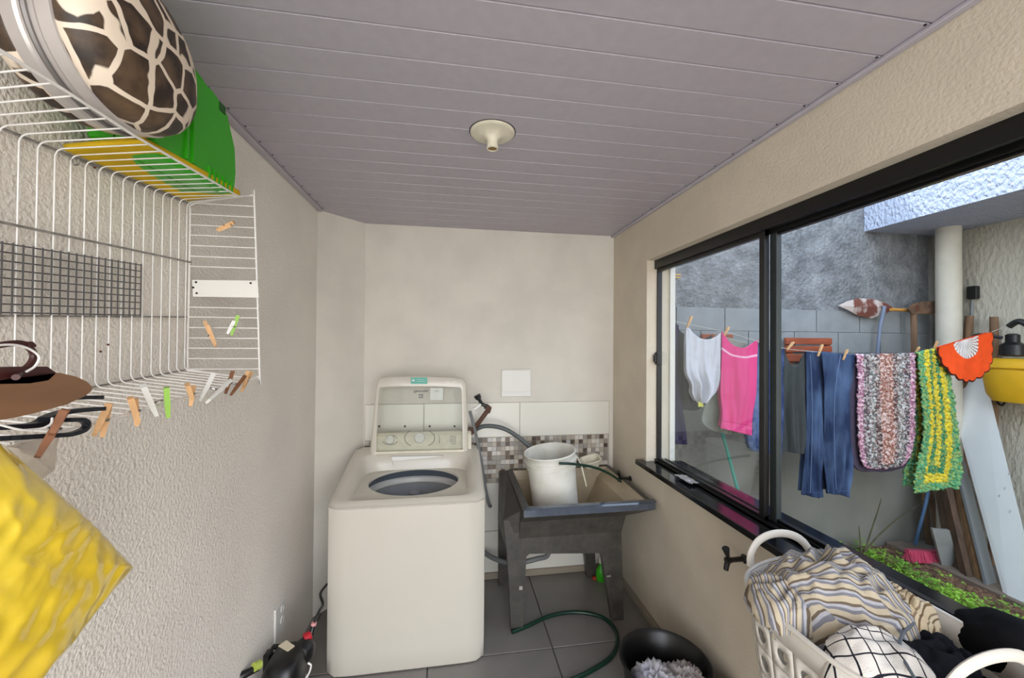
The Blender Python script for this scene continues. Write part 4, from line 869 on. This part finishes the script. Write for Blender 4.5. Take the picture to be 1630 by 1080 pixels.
# doily: a half circle folded over the line
do = thing('crochet_doily', 'orange crochet doily with a white centre, folded in half on the clothesline', 'doily', C(1545, 597))
ORC = cloth('orange_crochet', (240, 84, 34), bump=1, bscale=240); WHC = cloth('white_crochet', (222, 216, 210), bump=1, bscale=240)
dc = C(1537, 541, -.065); du = (C(1578, 529, -.065)-C(1496, 553, -.065)); rad = du.length/2; du.normalize(); dv = V((0, 0, -1)); dv = (dv-du*dv.dot(du)).normalized()
def doily(r0_, r1_, holes, nr_, na, dy0, scal=0):
    mb = MB()
    def P(i, j):
        a = pi*i/na; r = r0_+(r1_-r0_)*j/nr_
        if scal and j == nr_: r += scal*abs(sin(a*11))
        return dc+du*(rad*r*cos(a))+dv*(rad*r*sin(a)*1.22)+V((0, dy0+.006*sin(a*5)*r, 0))
    k = 0
    for j in range(nr_):
        for i in range(na):
            if holes and (i+j) % 3 == 0 and 0 < j < nr_-0: continue
            q = [P(i, j), P(i+1, j), P(i+1, j+1), P(i, j+1)]; mb.add(q, [(0, 1, 2, 3)])
    return mb
doily(.0, .48, True, 6, 44, 0).build('white_centre', WHC, do, solid=.005)
doily(.48, 1.0, False, 8, 88, 0, .06).build('orange_border', ORC, do, solid=.005)
doily(.98, 1.04, False, 1, 88, .002, .06).build('dark_edging', cloth('dark_edging', (70, 30, 26)), do, solid=.004)
doily(.0, .98, False, 6, 44, .02).build('back_half', ORC, do, solid=.004)
# pegs on the line: all alike, placed where the washing is pinned
def linepeg(i, px, py, tx_, ty_, lab):
    a = C(px, py, -.012); b = C(tx_, ty_, -.03); c = C(tx_+1.8, ty_, .006); root = thing('clothes_peg', lab, 'clothes peg', a)
    for e_ in (b, c):
        m_ = MB(); m_.bar(a, a+(e_-a)*.5, .011, .006, up=(0, 1, 0), w2=.010); m_.bar(a+(e_-a)*.5, e_, .010, .007, up=(0, 1, 0)); m_.build('peg_half', WOOD, root)
for i, q in enumerate([(1094, 521, 1100, 504, 'wooden peg on the line holding the left corner of the white shirt'), (1153, 534, 1159, 521, 'wooden peg on the line between the white shirt and the pink towel'),
    (1211, 551, 1218, 535, 'wooden peg on the line at the right corner of the pink towel'), (1253, 557, 1262, 545, 'wooden peg on the line left of the dark grey tank top'), (1302, 567, 1308, 549, 'wooden peg on the line over the left leg of the jeans'),
    (1342, 573, 1348, 557, 'wooden peg on the line over the right leg of the jeans'), (1458, 561, 1462, 553, 'small wooden peg on the line at the left corner of the shaggy rug'), (1486, 558, 1491, 544, 'wooden peg on the line at the right of the shaggy rug')]):
    linepeg(i, *q)
# ---- downpipe
dp = thing('downpipe', 'thick cream downpipe in the far corner of the yard under the slab', 'pipe', (3.83, 2.52, ZG))
m_ = MB(); m_.tube([(3.83, 2.50, ZG), (3.83, 2.50, 2.475)], .072, 32); m_.build('pipe', mat('cream_pvc_pipe', (206, 200, 184), .6, var=.05, vscale=10, bump=.2, bscale=60), dp, smooth=True)
# ---- boards leaning in the corner
def lean(name, lab, cat, m, A, B, wv, th, parent=None, edge=None):
    """board whose left edge runs from foot A to head B; wv = width vector"""
    A, B, wv = V(A), V(B), V(wv); nn2 = (B-A).cross(wv).normalized()*th
    if nn2.y < 0: nn2 = -nn2
    mb = MB(); mb.hexa([A, A+wv, A+wv+nn2, A+nn2, B, B+wv, B+wv+nn2, B+nn2]); o = mb.build(name, m, parent)
    if parent is None: tag(o, lab, cat)
    return o
WHB = mat('white_board', (236, 236, 232), .5, var=.02, vscale=6)
A, B = onz(1604, 948, ZG+.012), onx(1505, 588, 3.98)
A2, B2 = onz(1662, 975, ZG+.012), onx(1562, 575, 3.98)
m_ = MB(); th = V((.006, .026, .004)); m_.hexa([A, A2, A2+th, A+th, B, B2, B2+th, B+th]); wbd = tag(m_.build('white_board', WHB, None), 'large white board leaning in the corner of the yard below the orange doily', 'board')
for x, y in ((1606, 755), (1600, 778), (1608, 815), (1591, 790)):
    d = ray(x, y); nn2 = (A2-A).cross(B-A).normalized(); p = CAM+d*((A-CAM).dot(nn2)/d.dot(nn2)); m_ = MB(); m_.lathe([(.009, -.003), (.012, 0), (.006, .003)], p-V((0, .003, 0)), 7, axis='y'); m_.build('scuff', mat('grey_scuff', (150, 148, 142), .8), wbd)
ALU = mat('aluminium', (150, 154, 156), .4, metal=.6)
lean('aluminium_profile', 'long grey metal profile leaning just left of the white board', 'profile', ALU, onz(1572, 936, ZG), onx(1497, 640, 3.90), onz(1588, 932, ZG)-onz(1572, 936, ZG), .015)
lean('wooden_plank', 'dark brown plank leaning second left of the metal profile', 'plank', WOODB, onz(1540, 922, ZG), ony(1478, 660, 2.56), (.035, -.012, 0), .05)
lean('wooden_plank', 'brown plank with a pale edge leaning right beside the metal profile', 'plank', WOODL, onz(1558, 926, ZG), onx(1492, 640, 3.93), (.022, -.008, 0), .03)
lean('wooden_plank', 'wide dark brown board leaning at the left of the stack of planks', 'plank', WOODB, onz(1508, 902, ZG), ony(1472, 690, 2.60), onz(1540, 915, ZG)-onz(1508, 902, ZG), .02)
lean('wooden_plank', 'thin pale wooden lath leaning on the wide dark brown board', 'plank', WOODL, onz(1538, 914, ZG)+V((0, -.02, 0)), onx(1500, 735, 3.8)+V((0, -.02, 0)), (.018, -.006, 0), .012)
lean('wooden_plank', 'narrow weathered stick leaning at the far left of the plank stack', 'plank', WOODD, onz(1496, 880, ZG), onz(1478, 790, ZG)*.0+ony(1478, 780, 2.62), (.03, -.01, 0), .02)
lean('grey_slab', 'small grey stone slab standing at the foot of the planks', 'slab', mat('grey_slab', (136, 136, 130), .8, var=.1), onz(1500, 903, ZG), onz(1500, 903, ZG)+(ony(1484, 843, 2.36)-ony(1500, 903, 2.36)), (.10, -.035, 0), .02)
# ---- broom, tools
br = thing('blue_broom', 'broom with a blue handle and pink bristles standing in the far corner', 'broom', onz(1460, 893, ZG))
m_ = MB(); m_.tube([onz(1457, 878, ZG)+V((0, 0, .05)), ony(1474, 800, 2.52), ony(1492, 716, 2.63)], .011, 10); m_.build('handle', mat('blue_handle', (70, 104, 140), .5), br, smooth=True)
m_ = MB(); c = onz(1474, 893, ZG); m_.bar(c+V((-.13, .03, .068)), c+V((.09, -.02, .068)), .03, .018, up=(0, 0, 1)); m_.build('broom_head', mat('broom_pink', (186, 70, 96), .6), br)
m_ = MB()
for k in range(1500):
    f = random.random(); p = c+V((-.13+.22*f, .03-.05*f, .066))+V((random.uniform(-.012, .012), random.uniform(-.02, .02), 0)); m_.bar(p, p+V((random.uniform(-.03, .03), random.uniform(-.04, .02), -.062)), .0022, .0022)
o = m_.build('bristles', mat('pink_bristles', (214, 76, 108), .7), br); o['kind'] = 'stuff'
m_ = MB(); m_.tube([onz(1210, 915, ZG), ony(1150, 690, 2.45), ony(1138, 645, 2.52), ony(1122, 585, 2.66)], .011, 10)
m_.build('tmp', WOOD) if False else None
bh = thing('turquoise_broom', 'turquoise broom handle leaning on the grey wall behind the pink towel', 'broom', onz(1210, 915, ZG)); m_.build('handle', mat('turquoise_handle', (58, 168, 148), .4), bh, smooth=True)
m_ = MB(); c = onz(1210, 915, ZG); m_.box(c.x-.12, c.x+.12, c.y-.02, c.y+.02, ZG, ZG+.07, .01); m_.build('broom_head', mat('turquoise_handle', (58, 168, 148)), bh)
# shovel with the blade resting on the block ledge
YS = 2.63
sh = thing('shovel', 'rusty shovel blade on a grey handle, resting high against the grey wall', 'shovel', ony(1397, 700, YS))
bl = [(1334, 487), (1348, 480), (1366, 475), (1392, 477), (1410, 483), (1421, 490), (1412, 498), (1386, 507), (1366, 503), (1350, 494)]
m_ = MB(); pts = [ony(x, y, YS+.03) for x, y in bl]; c = ony(1385, 489, YS+.005); c2 = c+V((0, .012, 0))
m_.add(pts+[c], [(i, (i+1) % len(pts), len(pts)) for i in range(len(pts))]); m_.build('blade', mat('rusty_blade', (112, 62, 50), .8, rgb2=(196, 182, 174), vscale=9, cut=(.46, .56), bump=.3), sh, solid=.005)
m_ = MB(); m_.tube([ony(1408, 488, YS), ony(1401, 520, YS), ony(1397, 560, YS), ony(1393, 720, YS+.04)], .013, 10); m_.build('handle', mat('grey_blue_handle', (110, 120, 140), .5), sh, smooth=True)
def handle(name, lab, P, r, m, extra=None):
    t = thing(name, lab, 'tool', P[0]); m_ = MB(); m_.tube(P, r, 12); m_.build('handle', m, t, smooth=True); return t
YH = 2.60
h1 = handle('hoe', 'hoe with a weathered handle and a brown blade across its top near the downpipe', [onz(1478, 866, ZG), ony(1456, 600, YH), ony(1454, 492, YH)], .019, WOODD)
m_ = MB(); m_.lathe([(.026, -.02), (.028, .0), (.022, .03)], ony(1455, 492, YH), 14); m_.build('socket', RUST, h1, smooth=True)
m_ = MB(); pts = [ony(x, y, YH-.02) for x, y in ((1446, 492), (1455, 484), (1470, 480), (1488, 480), (1500, 486), (1502, 493), (1490, 499), (1452, 500))]; m_.prism(pts, (0, .012, 0)); m_.build('blade', mat('brown_blade', (120, 90, 66), .8, rgb2=(78, 60, 48), vscale=20), h1)
h2 = handle('mattock', 'tool with a thick weathered handle and an orange wooden top bar beside the hoe', [onz(1494, 876, ZG), ony(1506, 600, YH), ony(1503, 492, YH-.03)], .020, WOODD)
m_ = MB(); m_.lathe([(.028, -.02), (.030, .0), (.024, .03)], ony(1503, 492, YH-.03), 14); m_.build('socket', mat('dirty_steel', (120, 108, 96), .7), h2, smooth=True)
m_ = MB(); m_.tube([ony(1418, 493, YH+.03), ony(1444, 494, YH+.03), ony(1470, 498, YH+.03), ony(1503, 498, YH+.0)], .013, 10); m_.build('cross_bar', mat('orange_wood', (204, 146, 70), .6), h2, smooth=True)
h3 = handle('wooden_stake', 'brown wooden handle leaning on the stucco wall right of the downpipe', [V((3.93, onx(1538, 560, 3.96).y, ZG)), onx(1539, 560, 3.955), onx(1543, 503, 3.96)], .024, WOODD)
h4 = handle('wooden_stake', 'second brown wooden handle on the stucco wall, above the orange doily', [V((3.95, onx(1583, 560, 3.98).y, ZG)), onx(1583, 560, 3.97), onx(1582, 505, 3.985)], .022, WOODD)
h5 = thing('wall_bracket', 'thin grey rod with a small black head on the stucco wall right of the downpipe', 'tool', onx(1546, 505, 4.0))
m_ = MB(); m_.tube([onx(1545, 520, 4.01), onx(1548, 478, 4.01)], .009, 8); m_.build('rod', ALU, h5, smooth=True)
m_ = MB(); c = onx(1549, 466, 4.005); m_.box(c.x-.02, c.x+.02, c.y-.03, c.y+.03, c.z-.05, c.z+.05, .006); m_.build('head', BLACKR, h5)
# yellow sprayer hung on the stucco wall
ys = thing('yellow_sprayer', 'yellow plastic sprayer tank with black straps hanging on the stucco wall at the right edge', 'sprayer', onx(1620, 650, 3.9))
YP = mat('yellow_hard_plastic', (222, 172, 30), .45, var=.06, vscale=10)
m_ = MB(); c = onx(1624, 606, 3.88)
m_.loft([[V((c.x+v.x, c.y+v.y, c.z+z)) for v in superr(a, b, 32, 3.2)] for a, b, z in ((.06, .05, -.155), (.095, .12, -.15), (.11, .15, -.10), (.115, .165, 0), (.11, .165, .09), (.095, .155, .13), (.06, .12, .15))]); m_.build('tank', YP, ys, smooth=True, sharp=50)
m_ = MB(); m_.box(c.x-.12, c.x+.06, c.y-.155, c.y+.10, c.z+.075, c.z+.10, .01); m_.build('tank_ridge', YP, ys)
m_ = MB(); c2 = onx(1612, 545, 3.88); m_.lathe([(.05, -.10), (.065, -.09), (.06, -.02), (.035, .0), (.035, .05), (.02, .06)], c2, 20); m_.build('pump_head', BLACKP, ys, smooth=True)
m_ = MB(); m_.tube(spline([c2+V((-.02, .04, .03)), c2+V((-.06, .16, .05)), c2+V((-.04, .20, -.08)), c2+V((-.03, .17, -.20))], 6), .012, 8); m_.tube(spline([onx(1606, 520, 3.86), onx(1622, 512, 3.86), onx(1640, 520, 3.86)], 6), .02, 8); m_.build('strap', BLACKR, ys, smooth=True)
m_ = MB(); m_.tube(spline([onx(1575, 560, 3.98), onx(1568, 590, 3.98), onx(1574, 620, 3.98), onx(1592, 645, 3.95), onx(1600, 640, 3.9)], 6), .007, 7); m_.build('spray_hose', BLACKR, ys, smooth=True)
# reddish slatted rack on the grey wall
def slats(lab, x0, x1, ys_, px_posts):
    t = thing('slatted_rack', lab, 'rack', ony((x0+x1)/2, ys_[-1][1], 2.67))
    for (ya_, yb_) in ys_:
        m_ = MB(); a, b = ony(x0, ya_, 2.655), ony(x1, yb_, 2.655); m_.box(a.x, b.x, 2.64, 2.662, b.z, a.z, .003); m_.build('slat', WOODR, t)
    for x in px_posts:
        m_ = MB(); a, b = ony(x, ys_[0][0]+2, 2.68), ony(x, ys_[-1][1]+4, 2.68); m_.box(a.x-.02, a.x+.02, 2.662, 2.70, b.z, a.z, .002); m_.build('post', WOODR, t)
slats('reddish brown slatted wooden rack mounted on the grey wall behind the jeans', 1249, 1322, [(538, 549), (551, 561), (564, 576)], (1256, 1315))
slats('small reddish wooden rack on the grey wall behind the white shirt', 1116, 1165, [(532, 542), (545, 556)], (1122, 1160))
m_ = MB(); c = ony(1078, 438, 2.68)
for dz in (0, -.02): m_.tube([c+V((-.04, 0, dz)), c+V((.02, -.01, dz))], .006, 8)
tag(m_.build('wall_anchor', mat('yellow_wood', (206, 160, 84), .6), None), 'short yellowish peg stuck in the grey wall at the left edge of the window', 'hook')
# ---- plants
TW = mat('green_twig', (96, 92, 56), .7, rgb2=(70, 62, 44), vscale=12)
tw = thing('young_shrub', 'bare greenish twigs of a young shrub at the foot of the grey wall', 'shrub', onz(1376, 880, ZG))
for P in ([(1376, 880), (1388, 842), (1397, 815), (1403, 794)], [(1376, 880), (1402, 850), (1440, 818), (1480, 796)], [(1371, 878), (1369, 858), (1367, 838)]):
    m_ = MB(); n0 = len(P); m_.tube(spline([ony(x, y, 2.50+.03*i) for i, (x, y) in enumerate(P)], 5), [.007-.0045*i/((n0-1)*5) for i in range((n0-1)*5+1)], 7); m_.build('twig', TW, tw, smooth=True)
LEAF = mat('clover_leaf', (92, 146, 44), .55, rgb2=(150, 196, 60), vscale=9, cut=(.4, .6))
m_ = MB(); random.seed(5); cnt = 0
while cnt < 2600:
    x, y = random.uniform(2.55, 3.42), random.uniform(1.55, YG-.03)
    lim = 3.22+.07*nz(y*4, 2)
    dens = 1 if x < lim else (.25 if y < 1.95 else .03)
    if nz(x*6, y*6, 4) < -.22 or random.random() > dens: continue
    cnt += 1; h = random.uniform(.02, .085); c = V((x, y, ZG-.015)); tp_ = c+V((random.uniform(-.025, .025), random.uniform(-.025, .025), h))
    m_.add([c+V((.0015, 0, 0)), c-V((.0015, 0, 0)), tp_], [(0, 1, 2)])
    a0_ = random.uniform(0, 6.28); s_ = random.uniform(.010, .020)
    for k in range(3):
        a = a0_+k*2.09; d = V((cos(a), sin(a), random.uniform(-.1, .7))); e_ = V((-sin(a), cos(a), 0))
        m_.add([tp_, tp_+d*s_*.7+e_*s_*.45, tp_+d*s_*1.25, tp_+d*s_*.7-e_*s_*.45], [(0, 1, 2, 3)])
o = tag(m_.build('clover', LEAF, None), 'low bright green clover growing along the flower bed outside', 'clover', kind='stuff')
m_ = MB(); random.seed(9)
for k in range(500):
    x, y = random.uniform(2.6, 3.5), random.uniform(1.5, 2.68); r = random.uniform(.004, .014); c = V((x, y, ZG-.012))
    m_.loft([[c+V((r*cos(a*1.26)*random.uniform(.7, 1.2), r*sin(a*1.26)*random.uniform(.7, 1.2), z)) for a in range(5)] for z in (-.01, r*.5)], True)
tag(m_.build('soil_clods', mat('clod', (120, 88, 64), .95, rgb2=(160, 128, 100), vscale=30), None), 'loose clods of earth and dry leaves scattered over the flower bed', 'soil', kind='stuff')
# ================================================================ laundry basket by the window
BK = V((.90, .735, .62)); bq = thing('laundry_basket', 'white plastic laundry basket with round holes, heaped with washing under the window', 'laundry basket', BK)
HB, NB = .335, 128; BSK = mat('basket_plastic', (206, 200, 190), .4, var=.02)
def bwall(u, z, off=0):   # u in turns, z above basket floor
    k = .80+.20*(z/HB)**.8; a = 2*pi*u; p = 3.4
    c, s_ = cos(a), sin(a); q = (abs(c)**p+abs(s_)**p)**(-1/p)
    lift = .022*abs(s_)**6*max(0, (z-HB+.07)/.07) if z > HB-.07 else 0
    return V((BK.x+(.185*k+off)*c*q, BK.y+(.198*k+off)*s_*q, BK.z+z+lift))
m_ = MB(); rows_ = [.02, .085, .15, .215, .28]; cols = 20
def hole_cell(u0, u1, z0, z1, rr_):
    out, inn = [], []
    for k in range(16):
        a = 2*pi*k/16+pi/4; x, y = cos(a), sin(a); q = 1/max(abs(x), abs(y))
        fu, fz = .5+x*q*.5, .5+y*q*.5; out.append(bwall(u0+(u1-u0)*fu, z0+(z1-z0)*fz))
        inn.append(bwall(u0+(u1-u0)*(.5+x*rr_), z0+(z1-z0)*(.5+y*rr_)))
    m_.add(out+inn, [(k, (k+1) % 16, 16+(k+1) % 16, 16+k) for k in range(16)])
for i in range(cols):
    for j, (z0, z1) in enumerate(zip(rows_, rows_[1:])): hole_cell(i/cols, (i+1)/cols, z0, z1, .24)
m_.build('basket_wall', BSK, bq, smooth=True, sharp=60, solid=.003)
m_ = MB(); m_.loft([[bwall(k/NB, z) for k in range(NB)] for z in (.28, .31, .335)], False); m_.build('basket_band', BSK, bq, smooth=True, sharp=60, solid=.003); m_ = MB(); m_.loft([[bwall(k/NB, z) for k in range(NB)] for z in (0, .02)], False); m_.add([bwall(k/NB, 0) for k in range(NB)], [tuple(range(NB))])
m_.build('basket_floor', BSK, bq, smooth=True, sharp=60, solid=.003)
m_ = MB(); m_.tube([bwall(k/NB, .335, .004) for k in range(NB)], .0055, 8, closed=True); m_.build('rim', BSK, bq, smooth=True)
for sg in (1, -1):
    P = []; yy = BK.y+sg*.200
    for k in range(21):
        a = pi*k/20; P.append(V((BK.x+(-.02 if sg > 0 else -.0)-.092*cos(a)*(1 if abs(cos(a)) > .9 else .98), yy+sg*.012*sin(a), BK.z+.345+.074*sin(a)**.75)))
    m_ = MB(); rings = []
    for k, p in enumerate(P):
        t = (P[min(k+1, 20)]-P[max(k-1, 0)]).normalized(); w_ = V((0, 1, 0)); n_ = t.cross(w_).normalized()
        rings.append([p+n_*(.0105*cos(b_))+w_*(.006*sin(b_)) for b_ in [2*pi*q_/12 for q_ in range(12)]])
    m_.loft(rings, True); m_.build('loop_handle', BSK, bq, smooth=True)
# stool that carries the basket (below the picture)
st_ = thing('low_stool', 'low wooden stool under the laundry basket', 'stool', (BK.x, BK.y, 0))
m_ = MB(); m_.box(BK.x-.15, BK.x+.15, BK.y-.15, BK.y+.15, .59, .617, .004); m_.build('seat', WOODD, st_)
for sx in (-1, 1):
    for sy in (-1, 1): m_ = MB(); m_.bar((BK.x+sx*.13, BK.y+sy*.13, 0), (BK.x+sx*.12, BK.y+sy*.12, .59), .03, .03); m_.build('leg', WOODD, st_)
# washing in the basket
def stripemat(name, cols_, per, extra=None):
    def co(n, u, v): return mnode(n, 'FRACT', mnode(n, 'MULTIPLY', v, per))
    k = len(cols_); return uvramp(name, co, [(p, c) for p, c in cols_], bump=.5, bscale=500)[0]
CR, BG, BR, LB = (186, 174, 152), (122, 122, 130), (108, 96, 82), (172, 172, 178)
STR = stripemat('striped_sheet', [(0, CR), (.28, BG), (.5, LB), (.7, BR), (.88, CR)], 1.75)
STB = stripemat('brown_striped_sheet', [(0, (196, 178, 148)), (.45, (112, 92, 70)), (.62, (200, 184, 156)), (.85, (136, 118, 96))], 1.6)
def sheet(name, m, lab, cx_, cy_, z0, rx, ry, hz, amp, seed, rot=0, per=38, s=9, droop=.05, cat='laundry', nr_=60, na=120, wob=.12, solid=.004, stretch=(1, 1)):
    mb = MB(); mb.uv = {}
    def P(a, r):
        e = 1+wob*nz(cos(a)*1.7+seed, sin(a)*1.7, seed); x, y = rx*r*e*cos(a), ry*r*e*sin(a)
        q = V((x*s*stretch[0]+seed, y*s*stretch[1], seed*.3)); w_ = noise.noise_vector(q*1.1)
        h = fold(V((x*stretch[0], y*stretch[1], 0)), s, seed); h2 = noise.noise(q*3.1)
        z = z0+hz*(1-r**2.4)+amp*(h-.3)*(1-.5*r)+amp*.3*h2-droop*max(0, r-.85)/.15
        d = w_*amp*.5
        cr_, sr = cos(rot), sin(rot)
        uvv = ((x*cr_-y*sr+w_.x*.02)*per, (x*sr+y*cr_+w_.y*.022+h*.005)*per)
        return V((cx_+x+d.x, cy_+y+d.y, z)), uvv
    for j in range(nr_+1):
        for i in range(na+1):
            p, uvv = P(2*pi*i/na, max(j/nr_, .001)); mb.uv[len(mb.v)] = uvv; mb.v.append(p)
    for j in range(nr_):
        for i in range(na):
            a = j*(na+1)+i; mb.f.append((a, a+1, a+na+2, a+na+1)); mb.mi.append(0)
    return tag(mb.build(name, m, None, smooth=True, sharp=0, solid=solid), lab, cat)
sheet('striped_sheet', STR, 'large crumpled sheet with cream, grey blue and brown stripes heaped in the laundry basket', .880, .790, .950, .165, .140, .100, .030, 2.7, rot=.55, s=9)
sheet('striped_pillowcase', STR, 'striped cloth corner spilling over the left rim of the laundry basket', .748, .80, .975, .062, .080, .030, .014, 5.9, rot=1.9, s=14, nr_=30, na=70, droop=.04)
sheet('striped_sheet', STB, 'brown and beige striped cloth crumpled at the window side of the basket', .975, .735, .955, .085, .075, .045, .022, 7.3, rot=-.4, s=15, nr_=40, na=90)
def chk(n, u, v):
    a = mnode(n, 'LESS_THAN', mnode(n, 'FRACT', u), .10); b = mnode(n, 'LESS_THAN', mnode(n, 'FRACT', v), .10); return mnode(n, 'MAXIMUM', a, b)
CHK = uvramp('checked_cloth', chk, [(0, (214, 208, 200)), (.5, (38, 38, 44))], bump=.4, bscale=500)[0]
sheet('checked_cloth', CHK, 'white cloth with a thin black check at the front of the laundry basket', .80, .635, .945, .095, .075, .05, .012, 4.4, rot=.4, per=42, s=9, nr_=40, na=90)
BLC = cloth('black_cloth', (20, 21, 26))
sheet('black_garment', BLC, 'black garment lying in the middle of the laundry basket', .925, .655, .925, .115, .09, .035, .018, 8.1, s=11, nr_=40, na=90)
m_ = MB(); m_.tube(spline([onz(1455, 992, .985), onz(1437, 1010, .985), onz(1432, 1035, .985), onz(1445, 1062, .985), onz(1462, 1090, .98)], 6), .0028, 7)
tag(m_.build('garment_strap', mat('grey_piping', (92, 98, 104), .7), None, smooth=True), 'thin grey strap curving across the black garment in the basket', 'strap')
# dark pouch on the sill, foil scrap, cloth pile on the floor
m_ = MB(); c = V((1.125, .615, .928)); lump(m_, c, .055, .115, .075, .006, 8, 2.2, nu=48, nv=28)
tag(m_.build('black_pouch', cloth('black_fabric', (14, 14, 17)), None, smooth=True, sharp=0), 'black cloth bundle on the window sill behind the basket, at the right edge', 'bundle')
m_ = MB(); a, b, c, d = [onz(x, y, ZS+.006) for x, y in ((1073, 758), (1094, 760), (1113, 772), (1098, 773))]
def foil(u, v):
    p = (a+(b-a)*u)*(1-v)+(d+(c-d)*u)*v; p.z += .008+.006*nz(u*6, v*6, 2); return p
m_.grid(foil, 16, 8); tag(m_.build('foil_wrapper', mat('foil', (190, 190, 194), .3, metal=.8, bump=.5, bscale=80), None, solid=.002), 'crumpled silver wrapper on the black window sill', 'wrapper')
pat = mat('patterned_cloth', (196, 196, 204), .9, rgb2=(176, 76, 70), vscale=38, cut=(.48, .54), bump=.4)
m_ = MB(); c = onz(1150, 1092, .22); lump(m_, (c.x-.015, c.y-.04, .13), .10, .07, .12, .012, 10, 6.1, nu=48, nv=28)
tag(m_.build('patterned_cloth', pat, None, smooth=True, sharp=0), 'folded cloth with a red, white and blue pattern beside the black basin', 'cloth')
